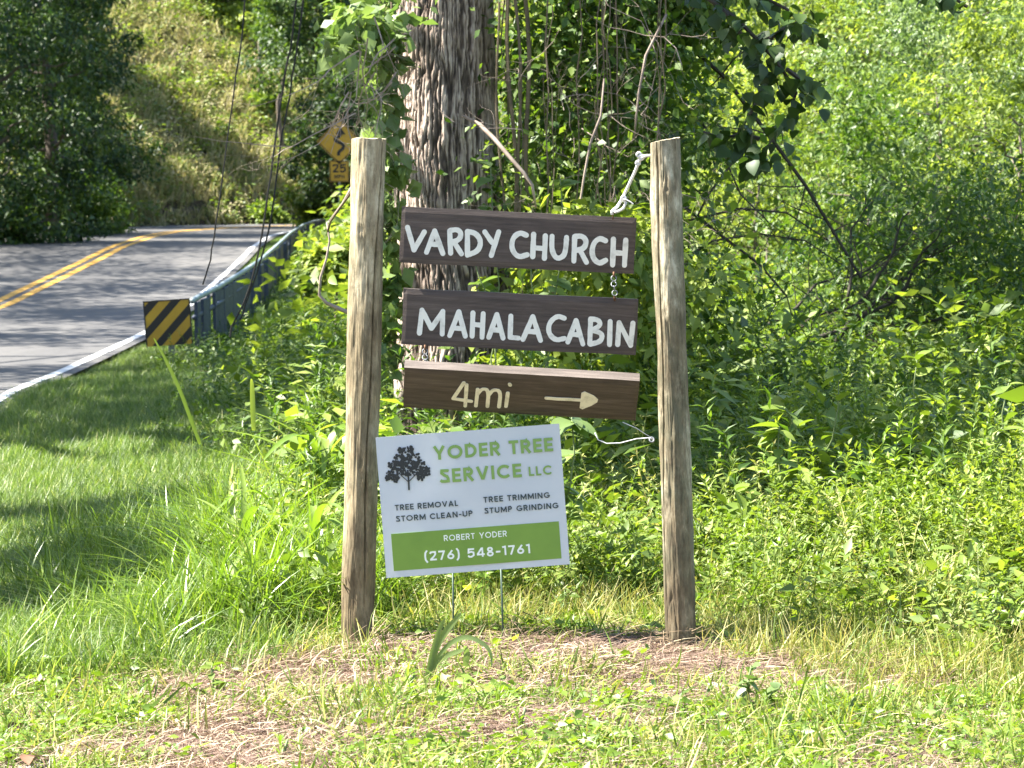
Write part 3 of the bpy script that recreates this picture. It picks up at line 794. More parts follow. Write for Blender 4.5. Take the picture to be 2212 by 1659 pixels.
# ---------------------------------------------------------------- stroke lettering
def arc(cx, cy, rx, ry, a0, a1, n=10):
    return [(cx + rx * math.cos(math.radians(a0 + (a1 - a0) * i / n)), cy + ry * math.sin(math.radians(a0 + (a1 - a0) * i / n))) for i in range(n + 1)]
def chaikin(p, n=2):
    for _ in range(n):
        q = [p[0]]
        for a, b in zip(p[:-1], p[1:]):
            q += [(a[0]*.75 + b[0]*.25, a[1]*.75 + b[1]*.25), (a[0]*.25 + b[0]*.75, a[1]*.25 + b[1]*.75)]
        q.append(p[-1]); p = q
    return p
def stroke_poly(pts, w, rnd=False, jit=0):
    """outline of a stroke: list of quads and caps as polygons (butt or round ends)"""
    n = len(pts); L = []; R = []
    for i in range(n):
        p = Vector(pts[i])
        a = (Vector(pts[i]) - Vector(pts[i-1])).normalized() if i > 0 else None
        b = (Vector(pts[i+1]) - Vector(pts[i])).normalized() if i < n - 1 else None
        if a is None: a = b
        if b is None: b = a
        na = Vector((-a.y, a.x)); nb = Vector((-b.y, b.x)); m = (na + nb)
        m = m.normalized() if m.length > 1e-6 else na
        k = 1 / max(.45, m.dot(na))
        ww = w * .5 * (1 + random.uniform(-jit, jit))
        L.append(p + m * ww * k); R.append(p - m * ww * k)
    if rnd:
        e = Vector(pts[-1]); d = (Vector(pts[-1]) - Vector(pts[-2])).normalized(); s0 = math.atan2((L[-1] - e).y, (L[-1] - e).x)
        c1 = [e + Vector((math.cos(s0 - math.pi * k / 6), math.sin(s0 - math.pi * k / 6))) * w * .5 for k in range(1, 6)]
        e = Vector(pts[0]); s0 = math.atan2((R[0] - e).y, (R[0] - e).x)
        c0 = [e + Vector((math.cos(s0 - math.pi * k / 6), math.sin(s0 - math.pi * k / 6))) * w * .5 for k in range(1, 6)]
    else: c1 = []; c0 = []
    return L, R, c0, c1
def add_stroke(mb, pts, w, z0, z1, M, rnd=False, jit=0):
    L, R, c0, c1 = stroke_poly(pts, w, rnd, jit)
    n = len(L)
    def V3(p, z): return M @ Vector((p.x, p.y, z))
    vs = [V3(p, z1) for p in L] + [V3(p, z1) for p in R] + [V3(p, z0) for p in L] + [V3(p, z0) for p in R]
    fs = []
    for i in range(n - 1):
        fs.append((i, i+1, n+i+1, n+i)); fs.append((i, 2*n+i, 2*n+i+1, i+1)); fs.append((n+i, n+i+1, 3*n+i+1, 3*n+i))
    fs.append((0, n, 3*n, 2*n)); fs.append((n-1, 3*n-1, 4*n-1, 2*n-1))
    mb.add(vs, fs)
    for c, a, b in ((c1, L[-1], R[-1]), (c0, R[0], L[0])):
        if c:
            poly = [a] + c + [b]; k = len(poly)
            mb.add([V3(p, z1) for p in poly] + [V3(p, z0) for p in poly], [tuple(range(k))] + [(j, k+j, k+j+1, j+1) for j in range(k-1)])
def glyph(ch, t):
    h = t / 2; O = lambda w: [arc(w/2, .5, w/2 - h, .5 - h, 90, 450, 22)]
    g = {
     'A': (.84, [[(h*.9, 0), (.42, 1 - h*.3)], [(.84 - h*.9, 0), (.42, 1 - h*.3)], [(.18, .27), (.66, .27)]]),
     'B': (.64, [[(h, 0), (h, 1)], [(h, 1-h), (.36, 1-h)] + arc(.36, .76, .24-h+.02, .24-h+.01, 90, -90, 6) + [(h, .52)], [(h, .52), (.38, .52)] + arc(.38, .27, .26-h, .27-h+.01, 90, -90, 6) + [(h, h)]]),
     'C': (.86, [arc(.49, .5, .49-h, .5-h, 42, 318, 18)]),
     'D': (.78, [[(h, 0), (h, 1)], [(h, 1-h), (.3, 1-h)] + arc(.3, .5, .48-h, .5-h, 90, -90, 12) + [(h, h)]]),
     'E': (.58, [[(h, 0), (h, 1)], [(h, 1-h), (.58, 1-h)], [(h, .5), (.54, .5)], [(h, h), (.58, h)]]),
     'G': (.92, [arc(.49, .5, .49-h, .5-h, 42, 350, 20) , [(.5, .45), (.9, .45)]]),
     'I': (t, [[(h, 0), (h, 1)]]),
     'L': (.52, [[(h, 0), (h, 1)], [(h, h), (.52, h)]]),
     'M': (.94, [[(h, 0), (h, 1)], [(.94-h, 0), (.94-h, 1)], [(h, .98), (.47, .22), (.94-h, .98)]]),
     'N': (.78, [[(h, 0), (h, 1)], [(.78-h, 0), (.78-h, 1)], [(h*1.1, .97), (.78-h*1.1, .03)]]),
     'O': (1.0, O(1.0)),
     'P': (.64, [[(h, 0), (h, 1)], [(h, 1-h), (.34, 1-h)] + arc(.34, .69, .3-h, .31-h, 90, -90, 8) + [(h, .38+h)]]),
     'R': (.68, [[(h, 0), (h, 1)], [(h, 1-h), (.36, 1-h)] + arc(.36, .69, .3-h, .31-h, 90, -90, 8) + [(h, .38+h)], [(.32, .45), (.6, 0)]]),
     'S': (.64, [[(.6, .84), (.52, .95-h*.6), (.32, 1-h), (.13+h*.3, .9), (.11+h*.3, .72), (.3, .56), (.46, .47), (.64-h, .3), (.54, .12), (.32, h), (.13, .09+h*.3), (.04, .22)]]),
     'T': (.62, [[(.31, 0), (.31, 1)], [(0, 1-h), (.62, 1-h)]]),
     'U': (.74, [[(h, 1), (h, .37)] + arc(.37, .37, .37-h, .37-h, 180, 360, 10) + [(.74-h, 1)]]),
     'V': (.82, [[(h*.9, 1), (.41, .0+h*.4)], [(.82-h*.9, 1), (.41, h*.4)]]),
     'Y': (.78, [[(h*.8, 1), (.39, .42)], [(.78-h*.8, 1), (.39, .42)], [(.39, .45), (.39, 0)]]),
     '-': (.42, [[(.02, .42), (.40, .42)]]),
     '(': (.3, [[(.27, 1.12), (.12, .85), (.09, .47), (.12, .1), (.27, -.18)]]),
     ')': (.3, [[(.03, 1.12), (.18, .85), (.21, .47), (.18, .1), (.03, -.18)]]),
     '1': (.34, [[(.34-h, 0), (.34-h, 1)], [(0, .86), (.3, .93)]]),
     '2': (.6, [[(.06, .72), (.1, .87), (.3, 1-h), (.5, .88), (.5, .68), (.36, .42), (.09, h+.02)], [(.03, h), (.6, h)]]),
     '4': (.68, [[(.5, 0), (.5, 1)], [(.46, .96), (.07, .3)], [(.02, .27), (.68, .27)]]),
     '5': (.6, [[(.57, 1-h), (.1, 1-h), (.08, .55), (.3, .63), (.5, .54), (.51, .25), (.32, h), (.12, .1), (.04, .24)]]),
     '6': (.64, [arc(.32, .32, .32-h, .32-h, 90, 450, 16), [(.47, .96), (.16, .48)]]),
     '7': (.56, [[(0, 1-h), (.56, 1-h)], [(.49, .92), (.2, 0)]]),
     '8': (.62, [arc(.31, .26, .31-h, .29-h, 90, 450, 16), arc(.31, .74, .27-h, .27-h, 90, 450, 14)]),
     '.': (t*1.05, [[(h, 0), (h, t)]]),
    }
    return g[ch]
def write_text(parent, text, u0, u1, v_base, cap, t, mat, M, z, gap=.1, space=.34, name='letter', labels=True):
    """text between u0 and u1 (metres, local x), base line v_base (local y), cap height cap"""
    ws = [space if c == ' ' else glyph(c, t)[0] for c in text]
    total = sum(ws) * cap + gap * cap * (len(text) - 1)
    k = (u1 - u0) / total
    x = u0
    for c, w in zip(text, ws):
        if c != ' ':
            mb = MB(); _, ss = glyph(c, t)
            for j, st in enumerate(ss):
                add_stroke(mb, [(x + a * cap * k, v_base + b * cap) for a, b in st], t * cap, z - .0004, z + .0003 + j * .00006, M)
            mb.obj(name, mat, parent)
        x += (w + gap) * cap * k

# ---------------------------------------------------------------- the three hanging boards
def frame_from(tl, tr, bl, Y0, tilt=0.0, yaw=0.0):
    """local frame of a board hung facing the road: X along it, Y up its face, Z out of the face"""
    a = P(*tl, Y0); b = P(*tr, Y0)
    X = (b - a).normalized()
    Yv = Vector((0, 0, 1)); Z = X.cross(Yv).normalized()
    Yv = Z.cross(X).normalized()
    Rm = Matrix.Rotation(tilt, 3, X)
    Yv = Rm @ Yv; Z = Rm @ Z
    return a, X, Yv, Z
def make_board(label, corners, Y0, tilt, thick=.038, seed=0, hbd=.184):
    tl, tr, br, bl = corners
    cpx = (sum(c[0] for c in corners) / 4, sum(c[1] for c in corners) / 4)
    a, X, Yv, Z = frame_from(tl, tr, bl, Y0, tilt)
    C = P(*cpx, Y0)
    t = thing('sign_board', label, 'sign', (0, 0, 0), 'brown wooden sign boards hung between the posts')
    M = Matrix.Identity(4)
    for i in range(3):
        M[i][0] = X[i]; M[i][1] = Yv[i]; M[i][2] = Z[i]; M[i][3] = C[i]
    t.matrix_world = M
    w = ((P(*tr, Y0) - P(*tl, Y0)).length + (P(*br, Y0) - P(*bl, Y0)).length) / 2
    # subdivided, slightly uneven plank with eased edges
    import bmesh
    bm = bmesh.new()
    nxx, nyy = 60, 10
    V = []; 
    ridx = {}
    b2 = MB()
    def pt(i, j, f):
        u = -w/2 + w * i / nxx; v = -hbd/2 + hbd * j / nyy
        n1 = mnoise.noise(Vector((u * 6, v * 6 + seed, seed))) * .0015
        ex = mnoise.noise(Vector((u * 9, seed * 3.1, j * .01))) * .0018
        ey = mnoise.noise(Vector((v * 12, seed * 7.7, 2))) * .002
        edge = 0
        if j in (0, nyy): edge = .0025; v -= math.copysign(.0, v)
        if i in (0, nxx): edge = max(edge, .002)
        return (u + (ey if i in (0, nxx) else 0), v + (ex if j in (0, nyy) else 0), (n1 - edge) if f else -thick)
    vs = [bm.verts.new(pt(i, j, 1)) for j in range(nyy + 1) for i in range(nxx + 1)]
    vb = [bm.verts.new(pt(i, j, 0)) for j in range(nyy + 1) for i in range(nxx + 1)]
    N = nxx + 1
    for j in range(nyy):
        for i in range(nxx):
            bm.faces.new((vs[j*N+i], vs[j*N+i+1], vs[(j+1)*N+i+1], vs[(j+1)*N+i]))
            bm.faces.new((vb[(j+1)*N+i], vb[(j+1)*N+i+1], vb[j*N+i+1], vb[j*N+i]))
    tops = []
    for i in range(nxx):
        bm.faces.new((vb[i], vb[i+1], vs[i+1], vs[i]))
        tops.append(bm.faces.new((vs[nyy*N+i], vs[nyy*N+i+1], vb[nyy*N+i+1], vb[nyy*N+i])))
    for j in range(nyy):
        bm.faces.new((vs[j*N], vs[(j+1)*N], vb[(j+1)*N], vb[j*N]))
        bm.faces.new((vs[j*N+nxx], vb[j*N+nxx], vb[(j+1)*N+nxx], vs[(j+1)*N+nxx]))
    for f in tops: f.material_index = 1
    me = bpy.data.meshes.new('plank'); bm.to_mesh(me); bm.free()
    me.materials.append(M_board); me.materials.append(M_board_top)
    obj('plank', me, t)
    return t, M, C, Z
def hand_letters(t, M, C, Z, letters, conv, w, mat, jit=.07):
    Mi = M.inverted()
    for strokes in letters:
        mb = MB(); nm = 'letter'
        for j, st in enumerate(strokes):
            if len(st) > 3: st = chaikin(st, 2)
            elif len(st) == 3: st = chaikin(st, 1)
            else:
                st = [(st[0][0] + (st[1][0] - st[0][0]) * k / 4, st[0][1] + (st[1][1] - st[0][1]) * k / 4) for k in range(5)]
            loc = []
            for (x, y) in st:
                px, py = conv(x, y)
                q = Mi @ on_plane(px, py, C, Z); loc.append((q.x, q.y))
            add_stroke(mb, loc, w, .0008, .0028 + .00012 * j, Matrix.Identity(4), True, jit)
        mb.obj(nm, mat, t)
k1 = 2212 / 2560
conv1 = lambda x, y: ((850 + x / 2.458) * k1, (300 + y / 2.458) * k1)
YB = 9.52
b1, M1, C1, Z1 = make_board('top brown board reading VARDY CHURCH', [(866,448),(1372,473),(1372,592),(864,563)], YB, 0.0, seed=1)
L1 = [
 [[(415,660),(455,798)],[(455,798),(518,688)]],
 [[(532,812),(582,682)],[(582,682),(632,820)],[(552,762),(612,766)]],
 [[(674,682),(680,818)],[(680,678),(722,672),(745,695),(735,735),(684,752)],[(702,752),(746,822)]],
 [[(783,685),(783,822)],[(783,685),(835,695),(868,745),(850,805),(783,830)]],
 [[(890,688),(934,752)],[(975,688),(930,832)]],
 [[(1145,708),(1105,690),(1060,725),(1054,795),(1095,845),(1150,828)]],
 [[(1190,702),(1184,840)],[(1262,712),(1256,850)],[(1188,785),(1256,790)]],
 [[(1303,715),(1300,800),(1330,855),(1375,838),(1388,790),(1392,722)]],
 [[(1442,722),(1437,866)],[(1442,716),(1490,712),(1516,745),(1500,790),(1448,802)],[(1476,802),(1514,874)]],
 [[(1632,742),(1592,724),(1552,765),(1548,840),(1590,885),(1632,862)]],
 [[(1680,732),(1675,890)],[(1756,738),(1748,892)],[(1680,815),(1752,820)]],
]
hand_letters(b1, M1, C1, Z1, L1, conv1, .0172, M_letter)
b2, M2, C2, Z2 = make_board('middle brown board reading MAHALA CABIN', [(870,623),(1376,646),(1377,768),(868,744)], YB, 0.0, seed=2)
L2 = [
 [[(488,1310),(504,1168)],[(504,1168),(562,1280)],[(562,1280),(632,1176)],[(632,1176),(628,1315)]],
 [[(674,1324),(730,1178)],[(730,1178),(770,1328)],[(696,1278),(752,1282)]],
 [[(817,1185),(812,1328)],[(880,1190),(873,1335)],[(815,1255),(876,1262)]],
 [[(914,1335),(964,1195)],[(964,1195),(1002,1340)],[(932,1288),(985,1292)]],
 [[(1050,1205),(1045,1335)],[(1045,1335),(1096,1340)]],
 [[(1124,1348),(1185,1208)],[(1185,1208),(1232,1354)],[(1147,1298),(1208,1302)]],
 [[(1378,1218),(1335,1202),(1285,1245),(1280,1310),(1325,1355),(1378,1342)]],
 [[(1400,1364),(1450,1232)],[(1450,1232),(1492,1376)],[(1420,1316),(1470,1320)]],
 [[(1540,1225),(1535,1376)],[(1540,1222),(1590,1228),(1602,1262),(1548,1292)],[(1548,1292),(1612,1310),(1606,1360),(1538,1378)]],
 [[(1660,1238),(1656,1380)]],
 [[(1706,1380),(1715,1245)],[(1715,1245),(1786,1385)],[(1786,1385),(1800,1248)]],
]
hand_letters(b2, M2, C2, Z2, L2, conv1, .0165, M_letter)
b3, M3, C3, Z3 = make_board('bottom brown board tipped forward, reading 4mi with an arrow', [(878,803),(1385,832),(1370,899),(866,877)], YB - .03, math.radians(41), seed=3)
L3 = [
 [[(1002,826),(979,860)],[(979,860),(1018,866)],[(1008,830),(1005,876)]],
 [[(1032,840),(1028,876)],[(1032,850),(1042,838),(1056,842),(1053,877)],[(1056,852),(1066,840),(1082,844),(1078,878)]],
 [[(1097,848),(1093,877)]],[[(1101,829),(1102,831)]],
]
ident = lambda x, y: (x, y)
hand_letters(b3, M3, C3, Z3, L3, ident, .0125, M_letter_b)
Mi = M3.inverted()
mb = MB()
loc = [(lambda q: (q.x, q.y))(Mi @ on_plane(x, y, C3, Z3)) for x, y in [(1180,859),(1205,861),(1232,862),(1262,864)]]
add_stroke(mb, loc, .0125, .0008, .0028, Matrix.Identity(4), True, .05)
head = [(lambda q: (q.x, q.y))(Mi @ on_plane(x, y, C3, Z3)) for x, y in [(1256,848),(1263,845),(1283,854),(1292,862),(1290,868),(1278,875),(1258,883),(1252,880)]]
mb.prism(head[::-1], .0008, .00295)
mb.obj('arrow', M_letter_b, b3)

# cord, screw eyes and wire links between the boards
def curve_px(mb, pxs, Y, r, n=6):
    pts = [P(x, y, yy) for (x, y), yy in zip(pxs, Y if hasattr(Y, '__len__') else [Y] * len(pxs))]
    mb.tube(pts, r, n)
cd = thing('tied_cord', 'white cord tied from the right post down to the top board', 'cord', P(1360, 400, 9.46))
def part_at(mb, name, mat, par, smooth=False):
    o = mb.obj(name, mat, par, smooth); o.location = -Vector(par.location); return o
mb = MB(); curve_px(mb, [(1322,464),(1322,456),(1333,447),(1345,428),(1360,396),(1372,370),(1379,352),(1384,342),(1394,337),(1408,336)], [9.5,9.5,9.5,9.49,9.47,9.45,9.44,9.43,9.42,9.42], .0052, 7)
curve_px(mb, [(1345,430),(1352,438),(1347,450),(1337,456),(1327,459)], 9.485, .0045, 6)
part_at(mb, 'cord', M_rope, cd, True)
for (x, y, yy, r) in ((1385,340,9.43,.011),(1380,334,9.43,.009),(1347,428,9.48,.009),(1378,352,9.44,.0085)):
    mb = MB(); c = P(x, y, yy)
    ang = [i * math.pi / 6 for i in range(13)]
    mb.tube([c + Vector((math.cos(a) * r * .7, math.sin(a * 2) * .002, math.sin(a) * r * .7)) for a in ang], .004, 6)
    part_at(mb, 'knot', M_rope, cd, True)
mb = MB(); curve_px(mb, [(1345,430),(1352,431),(1362,436),(1368,441)], 9.47, .0025, 5)
part_at(mb, 'loose_end', M_rope, cd)
mb = MB(); a = P(1324, 474, YB - .012); mb.tube([a, a + Vector((0, -.002, .016)), a + Vector((.005, -.002, .022)), a + Vector((0, -.002, .027)), a + Vector((-.005, -.002, .022)), a + Vector((0, -.002, .016))], .0022, 6)
part_at(mb, 'screw_eye', M_rust, cd, True)
def ring(mb, c, r, wr, tilt=0):
    mb.tube([c + Vector((math.cos(a) * r, math.sin(a) * r * tilt, math.sin(a) * r)) for a in [i * math.pi / 7 for i in range(15)]], wr, 5, False)
for lab, x0, y0, x1, y1 in (('wire link hooking the middle board to the top board at the right', 1326, 594, 1328, 643), ('wire link holding the bottom board under the middle one at the left', 918, 752, 921, 795)):
    w = thing('wire_link', lab, 'wire', P(x0, y0, YB - .012))
    mb = MB(); a = P(x0, y0, YB - .015); b = P(x1, y1, YB - .015); L = (a - b).length
    ring(mb, a + Vector((0, 0, -.011)), .0085, .0017, .4); ring(mb, a + Vector((0, .0, -.030)), .0085, .0017, .9)
    ring(mb, b + Vector((0, 0, .015)), .0085, .0017, .5); mb.tube([a + Vector((0, 0, -.035)), b + Vector((0, 0, .02))], .0022, 5)
    part_at(mb, 'link', M_wire, w, True)
    for e0, e1 in ((a + Vector((0, .006, .01)), a + Vector((0, 0, -.006))), (b + Vector((0, .006, -.01)), b + Vector((0, 0, .008)))):
        mb = MB(); mb.tube([e0, e1], .0035, 6); part_at(mb, 'screw_eye', M_rust, w, True)
w = thing('loose_wire', 'thin pale wire curling out of the weeds to the right post', 'wire', P(1410, 950, 9.4))
mb = MB(); curve_px(mb, [(1285,935),(1292,950),(1310,958),(1340,957),(1375,948),(1400,946),(1414,950)], 9.42, .0017, 5)
curve_px(mb, [(1345,912),(1375,925),(1398,940),(1414,948)], 9.45, .0013, 5)
part_at(mb, 'wire', M_rope, w, True)
mb = MB(); c = P(1408, 950, 9.4); ring(mb, c, .007, .003, .6); part_at(mb, 'knot', M_wire, w, True)
w = thing('loose_wire', 'bare wire sticking from the left post toward the twigs', 'wire', P(755, 430, 9.6))
mb = MB(); curve_px(mb, [(763,408),(752,425),(735,448),(714,478),(708,500)], [9.62,9.66,9.8,10.0,10.1], .004, 5)
part_at(mb, 'wire', M_vine, w, True)

# ---------------------------------------------------------------- yard sign
YS = 9.50
ys = thing('yard_sign', 'white and green yard sign advertising a tree service, leaning under the boards', 'sign')
tl, tr, br, bl = P(815,945,YS), P(1212,918,YS), P(1226,1216,YS-.02), P(832,1249,YS-.02)
Cc = (tl + tr + br + bl) / 4
X = ((tr - tl) + (br - bl)).normalized(); Yv = ((tl - bl) + (tr - br)); Yv = (Yv - X * Yv.dot(X)).normalized(); Z = X.cross(Yv)
MS = Matrix.Identity(4)
for i in range(3): MS[i][0] = X[i]; MS[i][1] = Yv[i]; MS[i][2] = Z[i]; MS[i][3] = Cc[i]
ys.matrix_world = MS
SW, SH = (tr - tl).length, (tl - bl).length
mb = MB(); nn = 24
vs = []; fs = []
for side, zz in ((0, 0.0), (1, -.004)):
    for j in range(9):
        for i in range(nn + 1):
            u = -SW/2 + SW*i/nn; v = -SH/2 + SH*j/8
            vs.append((u, v, zz + .0015 * math.sin(i*.35) * math.cos(j*.4)))
NN = nn + 1; off = 9 * NN
for j in range(8):
    for i in range(nn):
        q = j*NN + i
        fs.append((q, q+1, q+NN+1, q+NN)); fs.append((off+q, off+q+NN, off+q+NN+1, off+q+1))
for i in range(nn):
    fs.append((i, off+i, off+i+1, i+1)); q = 8*NN+i; fs.append((q, q+1, off+q+1, off+q))
for j in range(8):
    q = j*NN; fs.append((q, q+NN, off+q+NN, off+q)); q = j*NN+nn; fs.append((q, off+q, off+q+NN, q+NN))
mb.add(vs, fs); mb.obj('panel', M_plastic, ys)
I4 = Matrix.Identity(4)
S = SW / 1880.0
U = lambda u: -SW/2 + u * S
Vv = lambda v: SH/2 - v * SH / 1428.0
ZF = .0028
mb = MB(); mb.prism([(U(82), Vv(1362)), (U(1800), Vv(1362)), (U(1800), Vv(985)), (U(82), Vv(985))], .0008, ZF - .0006)
mb.obj('green_band', M_pgreen, ys)
write_text(ys, 'YODER TREE', U(575), U(1800), Vv(272), 140*S, .215, M_pgreen_l, I4, ZF, .13, .3)
write_text(ys, 'SERVICE', U(622), U(1460), Vv(510), 140*S, .215, M_pgreen_l, I4, ZF, .14)
write_text(ys, 'LLC', U(1532), U(1770), Vv(506), 95*S, .19, M_pgreen_l, I4, ZF, .16)
write_text(ys, 'TREE REMOVAL', U(143), U(788), Vv(752), 58*S, .19, M_pdark, I4, ZF, .16, .3)
write_text(ys, 'STORM CLEAN-UP', U(143), U(930), Vv(866), 58*S, .19, M_pdark, I4, ZF, .16, .3)
write_text(ys, 'TREE TRIMMING', U(1050), U(1728), Vv(740), 58*S, .19, M_pdark, I4, ZF, .18, .3)
write_text(ys, 'STUMP GRINDING', U(1050), U(1808), Vv(852), 58*S, .19, M_pdark, I4, ZF, .18, .3)
write_text(ys, 'ROBERT YODER', U(617), U(1262), Vv(1098), 60*S, .15, M_pwhite, I4, ZF, .18, .4)
write_text(ys, '(276) 548-1761', U(402), U(1488), Vv(1285), 95*S, .19, M_pwhite, I4, ZF, .16, .34)
# printed tree emblem
lt = MB(); rr = random.Random(5)
def disc(mb, cx, cy, r, z, k=7):
    a0 = rr.uniform(0, 6)
    mb.prism([(U(cx + r * math.cos(a0 + j*6.283/k) * rr.uniform(.75, 1.15)), Vv(cy + r * math.sin(a0 + j*6.283/k) * rr.uniform(.75, 1.15))) for j in range(k)][::-1], .001, z)
def crown_r(a): return 1
zz = .0022
lobes = [(300,185,75),(225,245,70),(375,245,75),(160,300,55),(300,280,95),(440,310,55),(120,395,50),(200,360,65),(300,350,80),(400,370,70),(480,390,48),(165,430,42),(430,430,45),(90,420,28),(500,360,32),(250,150,30),(340,140,30)]
n_ = 0
for (cx, cy, R_) in lobes:
    for _ in range(int(R_ / 2.2)):
        a = rr.uniform(0, 6.283); q = R_ * math.sqrt(rr.random())
        disc(lt, cx + q * math.cos(a), cy + q * math.sin(a) * .9, rr.uniform(9, 17), zz + n_ * 1e-6); n_ += 1
lt.obj('tree_emblem', M_pblack, ys)
tk = MB()
add_stroke(tk, [(U(302), Vv(350)), (U(304), Vv(450)), (U(300), Vv(555))], 17*S, .001, .0036, I4)
for st in ([(300,470),(230,400)],[(304,470),(385,400),(440,445)],[(302,420),(260,300)],[(303,420),(360,310)]):
    add_stroke(tk, [(U(a), Vv(b)) for a, b in st], 9*S, .001, .00345, I4)
tk.obj('emblem_trunk', M_pblack, ys)
# wire stake legs
for (x0, y0, x1, y1) in ((978,1236,980,1400), (1082,1230,1088,1412)):
    mb = MB(); a = P(x0, y0 - 12, YS - .01 + .014); b = P(x1, y1, YS - .02)
    Mi = MS.inverted()
    mb.tube([Mi @ a, Mi @ a.lerp(b, .5), Mi @ (b + Vector((0, 0, -.08)))], .0032, 6); mb.obj('wire_leg', M_stake, ys, True)

# ---------------------------------------------------------------- guardrail and object marker
def rail_xy(px, Y): return P(px, 600, Y).x
GR = [(415,650,29.5),(430,641,30.2),(470,621,32.2),(530,584,36.5),(565,560,41),(600,529,49),(628,503,60),(655,486,70),(678,478,77),(705,474,82)]
gpts = [(P(px, py, Y)) for px, py, Y in GR]
gr = thing('guardrail', 'blue-grey guardrail of upright plates with a pale top rail beside the road', 'guardrail', (gpts[0].x, gpts[0].y, 0))
def part0(mb, name, mat, par, smooth=False):
    o = mb.obj(name, mat, par, smooth); o.location = -Vector(par.location); return o
# dense top line
dense = []
for i in range(len(gpts) - 1):
    n = max(2, int((gpts[i+1] - gpts[i]).length / .5))
    for k in range(n): dense.append(gpts[i].lerp(gpts[i+1], k / n))
dense.append(gpts[-1])
mb = MB()
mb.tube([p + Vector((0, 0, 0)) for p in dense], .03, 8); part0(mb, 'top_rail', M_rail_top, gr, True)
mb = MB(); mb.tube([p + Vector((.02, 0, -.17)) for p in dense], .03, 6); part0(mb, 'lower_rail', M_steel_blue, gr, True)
# upright plates
dist = 0; tot = sum((dense[i+1] - dense[i]).length for i in range(len(dense) - 1)); pos = .2
acc = [0]
for i in range(len(dense) - 1): acc.append(acc[-1] + (dense[i+1] - dense[i]).length)
def at_len(s):
    k = min(len(acc) - 2, max(0, int(np.searchsorted(acc, s) - 1))); t = (s - acc[k]) / max(1e-6, acc[k+1] - acc[k])
    return dense[k].lerp(dense[k+1], t), (dense[k+1] - dense[k]).normalized()
RS2 = np.random.RandomState(3)
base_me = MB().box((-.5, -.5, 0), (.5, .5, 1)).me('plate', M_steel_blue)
step = .62
s0 = .3
while s0 < tot:
    p, d = at_len(s0); w_ = step * .86
    h = p.z + .35 if s0 < 20 else p.z + .6
    o = obj('plate', base_me, gr)
    o.location = Vector((p.x + .03 + RS2.uniform(-.012, .012), p.y, p.z - h - .03)) - Vector(gr.location)
    o.rotation_euler = (RS2.normal(0, .01), RS2.normal(0, .01), math.atan2(d.y, d.x) + RS2.normal(0, .04))
    o.scale = (w_, .035, h)
    s0 += step
# object marker
mk = thing('object_marker', 'square yellow and black striped marker at the near end of the guardrail', 'sign', P(363, 700, 29.0))
c = P(363, 698, 29.0); hw = .222
Mk = Matrix.Translation(c) @ Matrix.Rotation(math.radians(-4), 4, 'Y') @ Matrix.Rotation(math.radians(90), 4, 'X')
Mk = Mk @ Matrix.Rotation(0, 4, 'Z')
mb = MB(); mb.prism([(-hw,-hw),(hw,-hw),(hw,hw),(-hw,hw)], -.004, 0, Mk); part0(mb, 'panel', M_syellow, mk)
def clip(poly, a, b, c_):
    out = []
    for i in range(len(poly)):
        p, q = poly[i], poly[(i+1) % len(poly)]
        fp = a*p[0] + b*p[1] - c_; fq = a*q[0] + b*q[1] - c_
        if fp >= 0: out.append(p)
        if fp * fq < 0:
            t = fp / (fp - fq); out.append((p[0] + (q[0]-p[0])*t, p[1] + (q[1]-p[1])*t))
    return out
sq = [(-hw,-hw),(hw,-hw),(hw,hw),(-hw,hw)]
r2 = math.sqrt(.5)
for k in range(4):
    c0 = .283 - k * .157; c1 = c0 - .072          # coordinate across the stripes, upper left is positive
    poly = clip(clip(sq, -r2, r2, c1), r2, -r2, -c0)
    if len(poly) > 2:
        mb = MB(); mb.prism(poly, .0005, .002, Mk); part0(mb, 'black_stripe', M_sblack, mk)
mb = MB()
for poly in ([(-hw-.012,-hw-.012),(-hw,-hw-.012),(-hw,hw+.012),(-hw-.012,hw+.012)], [(hw,-hw-.012),(hw+.012,-hw-.012),(hw+.012,hw+.012),(hw,hw+.012)], [(-hw,hw),(hw,hw),(hw,hw+.012),(-hw,hw+.012)]):
    mb.prism(poly, -.01, .006, Mk)
part0(mb, 'frame', M_sblack, mk)
mb = MB(); mb.box((c.x + .0, c.y + .012, -.4), (c.x + .06, c.y + .05, c.z + .18)); part0(mb, 'post', M_steel, mk)

# ---------------------------------------------------------------- winding road warning sign
wsg = thing('warning_sign', 'yellow diamond winding-road sign with a 25 speed plate, half behind the left post', 'sign', (P(733, 460, 69).x, 69.0, 0))
c = P(733, 306, 69.0)
Mw = Matrix.Translation(c) @ Matrix.Rotation(math.radians(90), 4, 'X')
D_ = .54
dia = lambda r: [(0, -r), (r, 0), (0, r), (-r, 0)]
mb = MB(); mb.prism(dia(D_), -.004, 0, Mw); part0(mb, 'diamond_panel', M_syellow, wsg)
mb = MB()
for a, b in ((0, 1), (1, 2), (2, 3), (3, 0)):
    o_ = dia(D_ * .965); i_ = dia(D_ * .915)
    mb.prism([o_[a], o_[b], i_[b], i_[a]], .001, .004, Mw)
part0(mb, 'border', M_sblack, wsg)
mb = MB()
add_stroke(mb, chaikin([(-.02,-.33),(-.02,-.24),(.1,-.16),(.1,-.06),(-.1,.02),(-.1,.08),(.02,.13),(.03,.2)], 2), .075, .001, .005, Mw)
mb.prism([(-.09,.17),(.15,.17),(.03,.34)], .001, .0056, Mw)
part0(mb, 'winding_arrow', M_sblack, wsg)
cp = P(733, 370, 69.0)
Mp = Matrix.Translation(cp) @ Matrix.Rotation(math.radians(90), 4, 'X')
